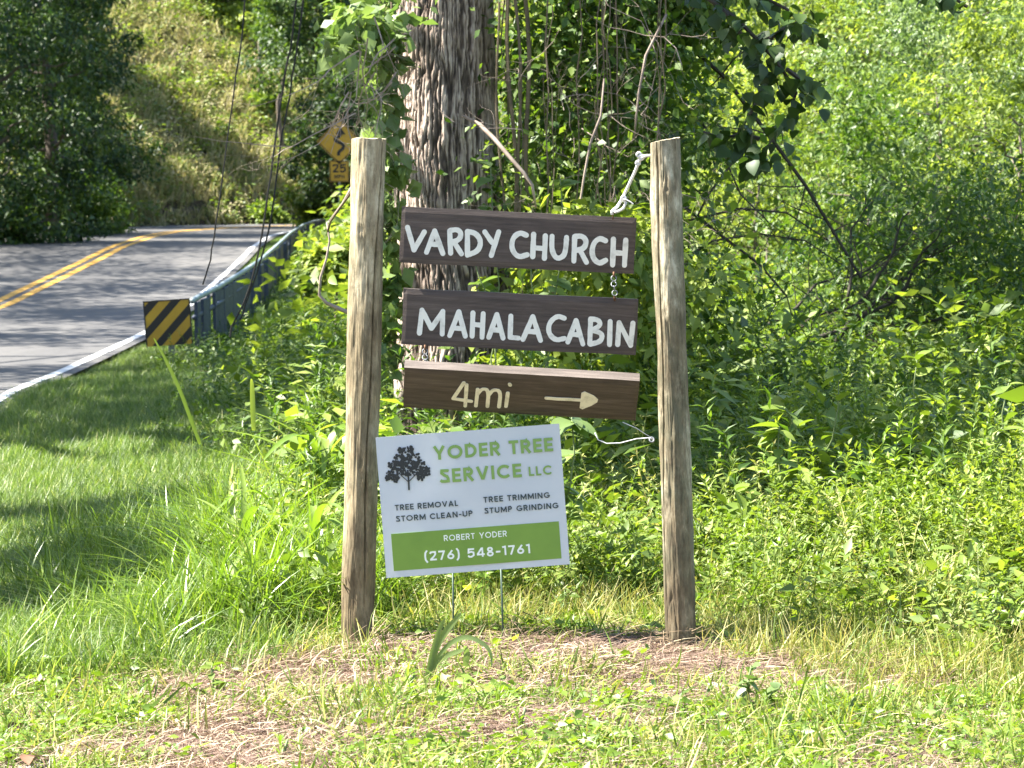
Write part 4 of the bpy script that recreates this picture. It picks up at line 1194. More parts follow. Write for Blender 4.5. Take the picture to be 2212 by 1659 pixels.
mb = MB(); mb.prism([(-.23,-.25),(.23,-.25),(.23,.25),(-.23,.25)], -.004, 0, Mp); part0(mb, 'speed_plate', M_syellow, wsg)
mb = MB()
for q in ([(-.22,-.24),(.22,-.24),(.22,-.225),(-.22,-.225)], [(-.22,.225),(.22,.225),(.22,.24),(-.22,.24)], [(-.22,-.225),(-.205,-.225),(-.205,.225),(-.22,.225)], [(.205,-.225),(.22,-.225),(.22,.225),(.205,.225)]):
    mb.prism(q, .001, .004, Mp)
part0(mb, 'plate_border', M_sblack, wsg)
def small_text(par, txt, u0, u1, vb, cap, t, M):
    ws = [.3 if ch == ' ' else glyph(ch, t)[0] for ch in txt]; g_ = .14
    tot_ = sum(ws) + g_ * (len(txt) - 1); k = (u1 - u0) / tot_; x = u0
    for ch, w in zip(txt, ws):
        mb = MB()
        if ch in 'H':
            ss = [[(t/2, 0), (t/2, 1)], [(.7 - t/2, 0), (.7 - t/2, 1)], [(t/2, .5), (.7 - t/2, .5)]]
        else: ss = glyph(ch, t)[1]
        for j, st in enumerate(ss):
            add_stroke(mb, [(x + a * k, vb + b * cap) for a, b in st], t * cap, .001, .004 + j * .0004, M)
        part0(mb, 'letter', M_sblack, par)
        x += (w + g_) * k
_g0 = glyph
def glyph(ch, t):
    if ch == 'H': return (.7, [[(t/2, 0), (t/2, 1)], [(.7 - t/2, 0), (.7 - t/2, 1)], [(t/2, .5), (.7 - t/2, .5)]])
    return _g0(ch, t)
small_text(wsg, '25', -.16, .16, -.03, .2, .19, Mp)
small_text(wsg, 'MPH', -.12, .12, -.17, .09, .2, Mp)
gz = float(terrain(c.x, 69.0))
mb = MB(); mb.box((c.x - .03, 69.01, gz - .3), (c.x + .03, 69.06, c.z + .3)); part0(mb, 'post', M_steel, wsg)

# ---------------------------------------------------------------- the big tree
TY = 16.0
pxm = F / TY
trunk_px = [(1400, 905, 1150), (800, 862, 1112), (740, 866, 1102), (640, 872, 1090), (540, 868, 1082), (440, 862, 1076), (300, 857, 1070), (150, 863, 1062), (0, 868, 1056), (-200, 866, 1050), (-600, 870, 1040), (-1400, 880, 1020), (-2400, 900, 1010)]
big = thing('large_tree', 'large tree with deeply ridged grey bark standing behind the sign boards', 'tree', (P(965, 800, TY).x, TY, -.2))
prof = sorted([(P(CX, y, TY).z, (P(xa, y, TY).x + P(xb, y, TY).x) / 2, (P(xb, y, TY).x - P(xa, y, TY).x) / 2) for y, xa, xb in trunk_px])
pz = [q[0] for q in prof]; pcx = [q[1] for q in prof]; prr = [q[2] for q in prof]
nA = 460
zt = np.concatenate([np.linspace(-.9, 2.9, 330), np.linspace(2.95, pz[-1], 60)])
a = np.linspace(0, 2*np.pi, nA, endpoint=False)
A, Zg = np.meshgrid(a, zt)
R0 = np.interp(Zg, pz, prr); CXg = np.interp(Zg, pz, pcx)
Ab = (A - np.pi / 2) % (2 * np.pi)
Aw = Ab + .05 * (fbm(Zg * 2.2, Ab * 3, 2, 31) - .5) * 2 + .03 * (fbm(Zg * 14, Ab * 12, 2, 33) - .5) * 2
n1 = vn2(Aw * 17, Zg * 2.7, 41); n2 = vn2(Aw * 24 + 7, Zg * 1.9 + 3, 42); n3 = vn2(Aw * 34, Zg * 9, 43)
rg = smooth(.0, .13, np.abs(n1 - .5)) * smooth(.0, .12, np.abs(n2 - .5)) * (.62 + .38 * smooth(.02, .14, np.abs(n3 - .5)))
rg = rg * (.75 + .5 * (vn2(Aw * 5, Zg * 4, 44) - .3))
fine = fbm(A * 40, Zg * 30, 3, 43)
Rg = R0 * (1 + .05 * (fbm(A * .8 + 5, Zg * .6, 2, 45) - .5) * 2) + .022 + .019 * (rg - .6) + .01 * (fine - .5)
lobe = .05 * smooth(.9, -.6, Zg) * np.abs(np.sin(A * 2.5 + .6)); Rg = Rg + lobe
V = np.stack([(CXg + Rg * np.cos(A)).ravel(), (TY + Rg * np.sin(A)).ravel(), Zg.ravel()], 1) - np.array(big.location)
ix = np.arange(nA * len(zt)).reshape(len(zt), nA)
Fc = np.stack([ix[:-1].ravel(), np.roll(ix, -1, 1)[:-1].ravel(), np.roll(ix, -1, 1)[1:].ravel(), ix[1:].ravel()], 1)
obj('trunk', mesh_np('trunk', V, Fc, M_bark, np.clip(rg * .8 + .7 * (fine - .42), 0, 1).ravel(), smooth=True), big)
mb = MB(); tx = P(965, 800, TY).x
limbs = []
for (z0, dx, dy, dz, r) in ((4.2, 2.6, -.6, 1.6, .12), (4.8, -2.4, .8, 2.2, .11), (5.2, .6, -2.0, 2.6, .1), (6.0, 1.8, 1.6, 2.4, .1), (6.4, -1.2, 1.6, 3, .1), (3.4, 1.9, .9, .5, .07)):
    p0 = Vector((tx, TY, z0)); p1 = p0 + Vector((dx, dy, dz)); limbs.append(p1)
    w_ = wander(p0, p1, 8, .12); mb.tube(w_, [r * (1 - .7 * i / 8) for i in range(9)], 7)
    for _ in range(3): branchy(mb, w_[random.randint(3, 7)], Vector((random.gauss(0, 1), random.gauss(0, 1), random.gauss(.2, .6))), 1.6, r * .35, 1)
o = mb.obj('limb', M_branch, big, True); o.location = -Vector(big.location)
blobs = [(tx + 1.4, 15.6, 6.6, 1.9, 1.9, 1.1, 3600), (tx - .8, 17, 9.2, 2.2, 2.0, 1.2, 3800), (tx + 2.6, 15.2, 5.4, 1.3, 1.3, .8, 2200), (tx + .4, 14.6, 8.4, 1.6, 1.4, 1.0, 2400), (tx + 3.4, 17.5, 7.2, 1.8, 1.8, 1.1, 2400), (tx + 1.0, 16.5, 11.2, 2.6, 2.6, 1.6, 4200)]
o = crown('crown', blobs, M_leaf_mid, big, size=.13, aspect=.6, per=30); o.location = -Vector(big.location)

# vines climbing and hanging beside the trunk
rb0 = random.Random(19)
vn = thing('climbing_vine', 'leafy vine thicket hanging to the right of the ridged trunk', 'vine', (P(1250, 800, 15.4).x, 15.4, 0))
mb = MB()
for i in range(26):
    x0 = random.uniform(1085, 1480); y1 = random.uniform(500, 760)
    yy = random.uniform(14.9, 16.2)
    mb.tube([P(x0 + random.uniform(-3, 3) + k * random.uniform(-2, 2), -300 + (y1 + 300) * k / 10, yy + random.uniform(-.03, .03)) for k in range(11)], random.uniform(.0025, .006), 4, cap=False)
for (x, y) in ((1095, 60), (1110, 40), (1068, 30), (1130, 90)):
    mb.tube([P(x + 7 * math.sin(k * .9 + x) + k * 2.0, y - 200 + 75 * k, 15.55) for k in range(10)], random.uniform(.006, .013), 5, cap=False)
o = mb.obj('hanging_stems', M_vine, vn); o.location = -Vector(vn.location)
mb = MB()
for i in range(70):
    p0 = P(random.uniform(1090, 1480), random.uniform(60, 700), random.uniform(14.7, 15.9))
    branchy(mb, p0, Vector((random.gauss(0, 1), random.gauss(0, .3), random.gauss(-.2, .8))), random.uniform(.25, .6), random.uniform(.0016, .0034), 2, 6, 3, .55)
o = mb.obj('tangled_twigs', M_twig, vn); o.location = -Vector(vn.location)
mb = MB()
mb.tube([P(x, y, yy) for x, y, yy in ((1000,250,15.2),(1035,268,15.1),(1068,300,15.0),(1100,338,14.95),(1130,372,14.9),(1150,400,14.9),(1158,450,14.9))], [.008,.012,.012,.011,.01,.008,.005], 6)
mb.tube([P(x, y, yy) for x, y, yy in ((1305,170,14.9),(1298,250,14.9),(1275,310,14.9),(1262,380,14.9),(1252,445,14.9),(1250,520,14.9))], [.004,.006,.007,.006,.005,.004], 6)
mb.tube([P(x, y, yy) for x, y, yy in ((1440,30,15),(1420,70,15),(1395,120,15),(1380,200,15),(1370,300,15))], [.006,.007,.007,.006,.005], 6)
o = mb.obj('fallen_sticks', M_twig, vn, True); o.location = -Vector(vn.location)
def bx(px, py, Y, rx, ry, rz, n):
    q = P(px, py, Y); return (q.x, q.y, q.z, rx, ry, rz, n)
blobs = []
rb = random.Random(9)
for i in range(34):
    px = rb.uniform(1120, 1500); py = rb.uniform(-60, 640)
    if px < 1150 and rb.random() < .5: px += 60
    blobs.append(bx(px, py, rb.uniform(15.6, 17.4), .3, .35, .3, 560))
o = crown('vine_leaves', blobs, M_leaf_mid, vn, size=.05, aspect=.75, droop=.6, tone_c=.55, tone_v=.7, clump=.45, per=14, shell=.2); o.location = -Vector(vn.location)
blobs = [bx(rb.uniform(1090, 1480), rb.uniform(520, 800), rb.uniform(14.6, 16), .3, .3, .22, 420) for _ in range(16)]
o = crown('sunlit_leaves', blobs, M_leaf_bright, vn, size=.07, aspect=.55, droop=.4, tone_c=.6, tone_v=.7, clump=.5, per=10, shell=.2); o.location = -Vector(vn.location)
# vine leaves up the left side of the trunk
iv = thing('ivy_vine', 'pale-leaved vine climbing the left edge of the ridged trunk', 'vine', (P(845, 800, 15.5).x, 15.5, 0))
mb = MB()
for k in range(3):
    mb.tube([P(846 + 8 * math.sin(j * .8 + k * 2) + k * 4, 800 - 90 * j, 15.6) for j in range(12)], .008, 5, cap=False)
o = mb.obj('stem', M_vine, iv); o.location = -Vector(iv.location)
blobs = [bx(835 + rb.uniform(-12, 12), y, 15.45, .05, .06, .1, 34) for y in range(60, 780, 34)] + [bx(790 + rb.uniform(-40, 30), rb.uniform(10, 110), 15.3, .1, .1, .1, 40) for _ in range(6)]
o = crown('ivy_leaves', blobs, M_leaf_bluish, iv, size=.085, aspect=.75, droop=.5, tone_c=.75, tone_v=.6, clump=.9, per=8); o.location = -Vector(iv.location)

# leaf kinds that are parts of their plants, one object each
def big_leaf(name, L, W, mat, heart=True, curl=.2, fold=.12, n=6):
    V = []; Fc = []
    for i in range(n + 1):
        u = i / n
        w = W * .5 * (math.sin(math.pi * min(1, u * 1.0) ** (.62 if heart else .8)) ** .8 if 0 < u < 1 else 0.02)
        z = -curl * L * u * u; x = u * L
        V += [(x, -w, z + fold * w * 2), (x, 0, z), (x, w, z + fold * w * 2)]
    for i in range(n):
        a_ = i * 3; Fc += [(a_, a_+3, a_+4, a_+1), (a_+1, a_+4, a_+5, a_+2)]
    return mesh_np(name, np.array(V), np.array(Fc), mat, np.full(len(V), .6), smooth=True)
def place_leaf(me, parent, p, yaw, pitch, roll, s):
    o = obj('leaf', me, parent); o.location = Vector(p) - Vector(parent.location)
    o.rotation_euler = (roll, pitch, yaw); o.scale = (s, s, s); return o
ME_dark = big_leaf('broad_shaded_leaf', 1, .9, M_grape_shaded)
ME_bright = big_leaf('broad_bright_leaf', 1, .5, M_leaf_bright, False)
ME_pale = big_leaf('pale_broad_leaf', 1, .7, M_leaf_bluish)
# drooping grape boughs, upper right, their shade put into the dark leaf colour
rl = random.Random(21)
bough = thing('drooping_bough', 'dark broad-leaved bough drooping into view right of the right post top', 'branch', P(1640, 0, 13.2))
main = [(1440,-60),(1520,-10),(1590,40),(1650,100),(1690,150),(1720,200),(1700,260),(1670,300),(1640,340)]
side = [(1560,20),(1590,60),(1630,110),(1655,170),(1630,230),(1600,280),(1620,330),(1640,365)]
side2 = [(1700,150),(1740,180),(1770,200)]
for path in (main, side, side2, [(1640,300),(1600,290),(1560,300),(1520,285)], [(1650,90),(1700,60),(1740,40),(1745,60)], [(1500,-20),(1600,-30),(1700,20),(1740,60)]):
    mb = MB(); pts = [P(x, y, 13.2 + .1 * rl.random()) for x, y in path]; mb.tube(pts, [.012 * (1 - .7 * i / len(pts)) for i in range(len(pts))], 5)
    o = mb.obj('branch', M_branch, bough); o.location = -Vector(bough.location)
cnt = 0
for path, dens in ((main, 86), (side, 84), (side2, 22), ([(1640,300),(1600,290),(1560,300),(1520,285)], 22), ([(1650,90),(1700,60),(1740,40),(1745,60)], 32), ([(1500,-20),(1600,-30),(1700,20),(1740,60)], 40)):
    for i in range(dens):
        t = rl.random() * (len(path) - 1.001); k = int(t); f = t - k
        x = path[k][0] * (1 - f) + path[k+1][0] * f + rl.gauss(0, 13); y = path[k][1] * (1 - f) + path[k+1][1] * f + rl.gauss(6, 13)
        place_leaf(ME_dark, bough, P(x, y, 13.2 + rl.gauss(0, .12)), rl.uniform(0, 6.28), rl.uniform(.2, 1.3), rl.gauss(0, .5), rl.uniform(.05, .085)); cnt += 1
b2_ = thing('drooping_bough', 'short dark bough at the top edge, far right of the posts', 'branch', P(2030, -20, 13.2))
path = [(1940,-70),(2000,-30),(2060,-5),(2090,15)]
mb = MB(); mb.tube([P(x, y, 13.2) for x, y in path], .008, 5); o = mb.obj('branch', M_branch, b2_); o.location = -Vector(b2_.location)
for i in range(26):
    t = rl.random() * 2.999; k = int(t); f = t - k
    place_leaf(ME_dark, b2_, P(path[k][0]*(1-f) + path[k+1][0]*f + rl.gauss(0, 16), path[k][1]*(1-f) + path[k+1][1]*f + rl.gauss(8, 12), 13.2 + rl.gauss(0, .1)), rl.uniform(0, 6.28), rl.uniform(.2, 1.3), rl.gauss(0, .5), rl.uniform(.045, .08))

# bare twiggy branches, right middle
tw = thing('bare_branches', 'web of thin dark bare branches beyond the right post', 'branch', P(1500, 500, 17))
mb = MB()
for path, r in (([(1440,60),(1560,160),(1660,290),(1740,400),(1800,500),(1860,600)], .016), ([(1470,440),(1560,510),(1640,570),(1700,640)], .012), ([(1470,480),(1600,450),(1700,460),(1790,520)], .008),
                ([(1480,560),(1540,520),(1640,505),(1740,520),(1830,580)], .007), ([(1500,240),(1560,330),(1600,420),(1660,480)], .008), ([(1590,340),(1530,420),(1490,500),(1480,620)], .009), ([(1480,390),(1540,440),(1620,455)], .007), ([(1500,620),(1560,560),(1600,480)], .006)):
    pts = [P(x, y, 16.8 + .3 * rl.random()) for x, y in path]; mb.tube(pts, [r * (1 - .6 * i / len(pts)) for i in range(len(pts))], 5)
    for q in pts[1:]:
        for _ in range(2): branchy(mb, q.copy(), Vector((rl.gauss(0, 1), rl.gauss(0, .3), rl.gauss(0, 1))), rl.uniform(.3, .7), r * .4, 1, 5, 2, .45)
o = mb.obj('branch_web', M_branch, tw); o.location = -Vector(tw.location)
# pale dead twigs, upper left of the trunk
for lab, base, d, L, n, s in (('tangle of pale dead twigs hanging before the yellow warning sign', (800, 60), (-.6, 0, -1), .55, 9, 3), ('pale forked dead branch reaching down left of the warning sign', (740, 110), (-1, 0, -1.3), .75, 3, 5)):
    dt = thing('dead_twigs', lab, 'twigs', P(*base, 12.6), 'dead twigs left of the tree')
    random.seed(s); mb = MB()
    for i in range(n):
        p0 = P(base[0] + random.uniform(-50, 60), base[1] + random.uniform(-60, 140), 12.6 + random.uniform(-.2, .2))
        branchy(mb, p0, Vector(d) + Vector((random.gauss(0, .5), random.gauss(0, .2), random.gauss(0, .4))), L * random.uniform(.6, 1), .0048, 3, 7, 3.4, .42)
    o = mb.obj('twigs', M_twig, dt); o.location = -Vector(dt.location)
random.seed(12)
dt = thing('dead_twigs', 'pale bent twig emerging behind the left post at board height', 'twigs', P(745, 670, 11))
mb = MB(); mb.tube([P(x, y, 11) for x, y in ((706,480),(712,520),(705,560),(692,600),(690,638),(706,655),(735,668),(752,675))], [.0035,.004,.0045,.005,.006,.007,.008,.008], 6)
mb.tube([P(x, y, 11) for x, y in ((762,400),(740,440),(712,478))], [.006,.006,.006], 5)
o = mb.obj('twigs', M_twig, dt, True); o.location = -Vector(dt.location)
for x, y, s in ((712,598,.07),(690,618,.06),(715,470,.05)): place_leaf(ME_bright, dt, P(x, y, 10.98), rl.uniform(0, 6), .3, 1.0, s)
# dark hanging vines
for lab, path, r in (('thin dark vine hanging in front of the road, leftmost of three', [(535,-60),(520,100),(497,260),(474,430),(455,560),(438,615)], .004),
                     ('dark vine hanging before the far bank, second of three', [(648,-60),(634,60),(612,180),(594,300),(578,430),(556,560),(530,650),(500,705),(497,728)], .005),
                     ('dark vine hanging before the far bank, rightmost of three', [(662,-60),(648,60),(622,230),(602,330),(590,450),(566,560),(536,640),(520,690)], .0045)):
    hv = thing('hanging_vine', lab, 'vine', P(path[0][0], path[0][1], 14), 'dark vines hanging before the road')
    mb = MB()
    pp = chaikin([(float(a_), float(b_)) for a_, b_ in path], 2)
    pts = [P(x + rl.gauss(0, .8), y, 14) for x, y in pp]; mb.tube(pts, r, 5)
    o = mb.obj('stem', M_darkvine, hv); o.location = -Vector(hv.location)

# ---------------------------------------------------------------- trees
def make_tree(name, label, cat, x, y, H, tr, blobs, mat, size, group=None, aspect=.5, lean=(0, 0), tone=.5, limbs=5, per=26, vary=.5, clump=.28, shell=.55, droop=.3):
    z0 = float(terrain(x, y))
    t = thing(name, label, cat, (x, y, z0), group)
    mb = MB(); n = 8
    pts = wander((0, 0, -.3), (lean[0], lean[1], H * .85), n, .05)
    mb.tube(pts, [tr * (1 - .75 * i / n) * (1.25 if i == 0 else 1) for i in range(n + 1)], 8)
    for b in blobs[:limbs * 2]:
        k = random.randint(2, n - 2); tgt = Vector((b[0], b[1], b[2]))
        src = min(pts, key=lambda q: abs(q.z - (tgt.z - .35 * (tgt - q).length)))
        w_ = wander(src, tgt, 6, .15); r = tr * .32
        mb.tube(w_, [r * (1 - .8 * i / 6) for i in range(7)], 5, cap=False)
    mb.obj('trunk', M_farbark, t, True)
    V, Fc, T = cloud(blobs, size=size, aspect=aspect, tone_c=tone, tone_v=vary, per=per, clump=clump, shell=shell, droop=droop)
    obj('crown', mesh_np('crown', V, Fc, mat, T), t)
    return t
def crown_blobs(H, R, n, nl, low=.15, seed=0, flat=.7):
    r_ = random.Random(seed); out = []
    for i in range(n):
        h = low + (1 - low) * (i + .5) / n
        rad = R * math.sin(math.pi * min(1, .18 + .8 * h)) ** .7
        a_ = i * 2.4 + r_.uniform(-.5, .5); q = rad * r_.uniform(.35, .75)
        br = R * r_.uniform(.32, .5)
        out.append((q * math.cos(a_), q * math.sin(a_), H * h, br, br, br * flat, int(nl / n)))
    return out
# left bank trees, in deep shade: their lower boughs come down to the bank
def s_to_xy(px, Y): return P(px, 400, Y).x, Y
lt_spec = [(-40, 66, 12, 3.0, 6), (110, 72, 12, 2.2, 7), (20, 82, 14, 3.7, 8), (165, 84, 12, 2.0, 9), (20, 94, 6, 2.2, 10), (-120, 74, 15, 4.6, 11)]
names = ['dark tree nearest the road at the left edge of the picture', 'dark tree second along the left bank', 'tall dark tree behind the first two on the left bank', 'dark tree standing above the road where shade meets the sunlit bank',
         'dark tree high on the left bank behind the others', 'tall dark tree just outside the left edge of the picture']
for (px, Y, H, R, sd), nm in zip(lt_spec, names):
    x, y = s_to_xy(px, Y)
    bl = crown_blobs(H, R, 26, 24000, .04, sd, .7)
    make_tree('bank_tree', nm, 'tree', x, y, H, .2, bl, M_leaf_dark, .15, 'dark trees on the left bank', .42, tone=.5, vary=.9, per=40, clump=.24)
# shrubs at the foot of those trees
rs = random.Random(4)
for i, (px, py, Y, mat, nm) in enumerate([(30, 500, 66, M_leaf_dark, 'dark low bush at the left road edge'), (130, 470, 74, M_leaf_mid, 'olive bush above the road under the dark trees'),
                                     (60, 400, 80, M_leaf_dark, 'dark bush halfway up the left bank'), (200, 330, 86, M_leaf_dark, 'dark bush high on the shaded bank')]):
    x = P(px, py, Y).x; z0 = float(terrain(x, Y)); zc = P(px, py, Y).z - z0
    make_tree('bank_bush', nm, 'bush', x, Y, max(1.2, zc + .8), .05, [(rs.uniform(-1, 1), rs.uniform(-.6, .6), max(.3, zc + rs.uniform(-.5, .5)), 1.0, 1.0, .7, 1100) for _ in range(5)], mat, .14, 'bushes on the bank', tone=.5, limbs=2)
# sunlit trees over the cut bank
for px, py, Y, R, mat, nm, sd, n_l in [(455, 50, 104, 2.1, M_leaf_bright, 'bright sunlit tree on the slope above the tan grass', 1, 12000), (525, 170, 103, 1.5, M_leaf_bright, 'pale green feathery tree right of the tan grass', 2, 9000),
                                  (370, 0, 108, 1.5, M_leaf_bright, 'bright tree at the top of the slope, nearest the dark trees', 3, 7000), (560, 270, 98, .9, M_leaf_bright, 'small light green tree low on the sunlit slope', 4, 4000)]:
    x = P(px, py, Y).x; z0 = float(terrain(x, Y)); zc = P(px, py, Y).z - z0
    make_tree('slope_tree', nm, 'tree', x, Y, max(3, zc + R), .14, [(b[0], b[1], max(.4, zc + (b[2] - R)), b[3], b[4], b[5], b[6]) for b in crown_blobs(2 * R, R, 12, n_l, .05, sd)], mat, .2, 'sunlit trees on the slope', tone=.55, vary=.8, aspect=.4)
# trees between the slope and the big trunk; shade put into the dark leaf colour
for px, py, Y, R, mat, nm, sd, n_l, sz in [(690, 40, 88, 2.1, M_leaf_dark, 'dark shaded tree mass left of the ridged trunk, over the bend', 5, 14000, .15), (780, 200, 84, 1.9, M_leaf_dark, 'dark tree behind the warning sign', 6, 12000, .14),
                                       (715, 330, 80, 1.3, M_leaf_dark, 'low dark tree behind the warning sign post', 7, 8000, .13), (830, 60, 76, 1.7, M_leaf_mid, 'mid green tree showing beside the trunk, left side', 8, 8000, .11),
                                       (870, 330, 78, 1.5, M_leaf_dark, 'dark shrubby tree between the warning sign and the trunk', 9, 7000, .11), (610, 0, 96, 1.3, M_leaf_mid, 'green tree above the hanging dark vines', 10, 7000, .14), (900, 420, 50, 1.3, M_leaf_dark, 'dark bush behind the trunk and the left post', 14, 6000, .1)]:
    x = P(px, py, Y).x; z0 = float(terrain(x, Y)); zc = P(px, py, Y).z - z0
    make_tree('roadside_tree', nm, 'tree', x, Y, max(3, zc + R * 1.2), .09, [(b[0], b[1], max(.5, zc + (b[2] - R)), b[3], b[4], b[5], b[6]) for b in crown_blobs(2 * R, R, 12, n_l, .02, sd)], mat, sz, 'trees between the bend and the large trunk', tone=.5, vary=.8)
# small sunlit bushes at the bend
for px, py, Y, R, nm in [(700, 440, 84, .8, 'bright weedy bush at the inside of the road bend'), (575, 460, 91, .5, 'sunlit bush at the foot of the tan slope'), (745, 520, 62, .5, 'yellow-green bush beyond the end of the guardrail'), (715, 590, 40, .4, 'leafy bush below the guardrail end'), (725, 560, 30, .22, 'bright broad-leaved sapling left of the left post')]:
    x = P(px, py, Y).x; z0 = float(terrain(x, Y)); zc = P(px, py, Y).z - z0
    make_tree('roadside_bush', nm, 'bush', x, Y, max(.8, zc + R * .5), .03, [(rs.uniform(-R, R) * .8, rs.uniform(-R, R) * .5, max(.2, zc + rs.uniform(-R, R) * .5), R * .55, R * .55, R * .4, 700) for _ in range(6)], M_leaf_bright, .05 + .0013 * Y, 'bright bushes near the bend', tone=.6, vary=.8, limbs=2, clump=.4)
# right-hand hillside
spec = [(1560, 330, 44, 2.6, M_leaf_hill, 'yellow-green tree seen through the bare branches', 9000, .12), (1700, 150, 52, 3.2, M_leaf_hill, 'bright round tree beyond the drooping bough', 12000, .13),
        (1900, 60, 58, 3.6, M_leaf_hill, 'sunny tree at the top, right of the drooping bough', 12000, .14), (2120, 120, 40, 2.6, M_leaf_bluish, 'grey-green willowy tree in the top right corner', 15000, .085),
        (2020, 260, 34, 1.9, M_leaf_bluish, 'grey-green leafy tree left of the top right corner', 13000, .075), (1820, 380, 40, 2.2, M_leaf_hill, 'pale yellow-green tree in the middle of the right hillside', 10000, .1),
        (1640, 520, 34, 1.8, M_leaf_hill, 'low bright bush behind the right post', 7000, .09), (1880, 520, 30, 1.5, M_leaf_mid, 'green bush between the bare branches and the dark shrub', 6000, .08),
        (2200, 330, 30, 1.5, M_leaf_hill, 'bright bush at the right edge above the dark shrub', 8000, .075), (1420, 100, 50, 2.4, M_leaf_mid, 'shaded tree behind the vine thicket', 6000, .13), (1250, 200, 50, 3.0, M_leaf_dark, 'dark tree directly behind the ridged trunk', 8000, .14),
        (2080, -60, 60, 3.4, M_leaf_hill, 'far bright tree above the grey-green ones', 8000, .15), (1350, 480, 38, 1.8, M_leaf_dark, 'dark bush behind the top board', 6000, .1), (1700, 420, 60, 3.0, M_leaf_hill, 'distant bright tree low behind the bare branches', 9000, .14)]
for i, (px, py, Y, R, mat, nm, n_l, sz) in enumerate(spec):
    x = P(px, py, Y).x; z0 = float(terrain(x, Y)); zc = P(px, py, Y).z - z0
    make_tree('hillside_tree', nm, 'tree', x, Y, max(2.5, zc + R) * .8, .045, [(b[0], b[1], max(.3, zc + (b[2] - R)), b[3], b[4], b[5], b[6]) for b in crown_blobs(2 * R, R, 13, n_l, .02, 40 + i)], mat, sz, 'trees on the hillside to the right', tone=.55, vary=1.0, aspect=.42, clump=.24, per=55)
# dark shrub on the right with its slanting stems
ds = thing('dark_shrub', 'dark shaded shrub with slanting stems at the right edge', 'bush', (P(1850, 900, 19).x, 19.0, -.2))
mb = MB()
random.seed(33)
for (x0, y0, x1, y1, r) in ((1640,760,1870,640,.022),(1700,790,1960,600,.025),(1790,760,2020,520,.02),(1850,780,2120,620,.018),(1900,800,2212,660,.02),(1660,700,1900,560,.014),(1830,650,1870,420,.012),(1870,640,1990,430,.014)):
    w_ = wander(P(x0, y0, 19), P(x1, y1, 19.3), 8, .1); mb.tube(w_, [r * (1 - .6 * i / 8) for i in range(9)], 6)
    for k in range(2, 9):
        branchy(mb, w_[k].copy(), Vector((random.gauss(.4, .8), random.gauss(0, .4), random.gauss(.3, .8))), random.uniform(.3, .7), r * .35, 2, 5, 2.5, .4)
o = mb.obj('stems', M_branch, ds, True); o.location = -Vector(ds.location)
blobs = [bx(px, py, rs.uniform(18.6, 20.6), .5, .5, .34, 560) for px, py in ((2060,560),(2150,520),(2190,600),(2100,640),(2180,690),(2040,480),(1990,600),(2140,430),(2200,480),(2060,690),(1960,520),(2120,740),(1880,560),(1850,480),(2230,560),(2250,660),(1930,650),(1990,420))]
o = crown('foliage', blobs, M_leaf_mid, ds, size=.06, aspect=.4, tone_c=.5, tone_v=.7, clump=.4, per=16, shell=.2); o.location = -Vector(ds.location)

# ---------------------------------------------------------------- shade trees beyond the left edge of the picture (unseen; boughs set where their shade is wanted)
def shade_target(x, y, h):
    """where a bough at height h must be to shade ground point x, y"""
    k = h / -LD.z
    return (x - LD.x * k, y - LD.y * k, h)
def bank_target(px, py, Y, h, r, n):
    q = P(px, py, Y); k = h / -LD.z; return ('abs', q.x - LD.x * k, q.y - LD.y * k, q.z + h, r, n)
def unseen_shade_tree(label, x, y, H, targets, mat=M_leaf_mid):
    z0 = float(terrain(x, y)); bl = []
    for tt in targets:
        if tt[0] == 'abs':
            bl.append((tt[1] - x, tt[2] - y, tt[3] - z0, tt[4], tt[4], tt[4] * .55, tt[5])); continue
        gx_, gy_, h, r, n = tt
        q = shade_target(gx_, gy_, h); bl.append((q[0] - x, q[1] - y, h - z0, r, r, r * .55, n))
    make_tree('unseen_shade_tree', label, 'tree', x, y, H, .26, bl, mat, .19, 'unseen shade trees left of the road', .6, tone=.5, limbs=12, per=18, clump=.34, shell=.2)
rs = random.Random(77)
tg = [(rs.uniform(-9.5, -3.4), rs.uniform(22, 40), rs.uniform(8, 12), rs.uniform(1.0, 1.7), 640) for _ in range(22)]
unseen_shade_tree('unseen roadside tree with boughs set to shade the near stretch of asphalt', -15.5, 32, 13, tg)
tg = [(rs.uniform(-12.5, -5.0), rs.uniform(40, 66), rs.uniform(9, 13), rs.uniform(1.6, 2.5), 1000) for _ in range(30)]
unseen_shade_tree('unseen roadside tree with boughs set to shade the far stretch of asphalt', -20, 52, 14, tg)
tg = [(x, y, h, r, n) for x, y, h, r, n in [(-3.4,20.3,8,1.1,900),(-2.2,20.8,8,1.2,1000),(-1.2,20.0,7.5,1.0,900),(-3.0,22.4,9,1.3,900),(-1.8,23.5,9,1.3,900),(-3.6,24,8,1.1,700),(-.6,22,8,1.0,700),
      (-2.4,14.8,7,.5,330),(-1.7,13.7,7,.5,380),(-2.2,12.7,7.2,.45,360),(-1.65,12.2,6.6,.4,300),(-2.0,11.4,6.5,.4,260),(-1.6,11.2,6.5,.3,170),(-1.75,14.6,7,.4,260),(-2.0,21.5,8,1.0,800),(-3.2,26,8.5,1.4,1000),(-2.6,28.5,9,1.4,1000),(-1.4,25.5,8.5,1.2,800),(-3.4,31,9,1.5,1000),(-3.8,36,9.5,1.7,1100),(-2.2,33,9,1.5,900)]]
unseen_shade_tree('unseen tree with boughs set to shade the lawn left of the sign', -12.5, 20, 11, tg)
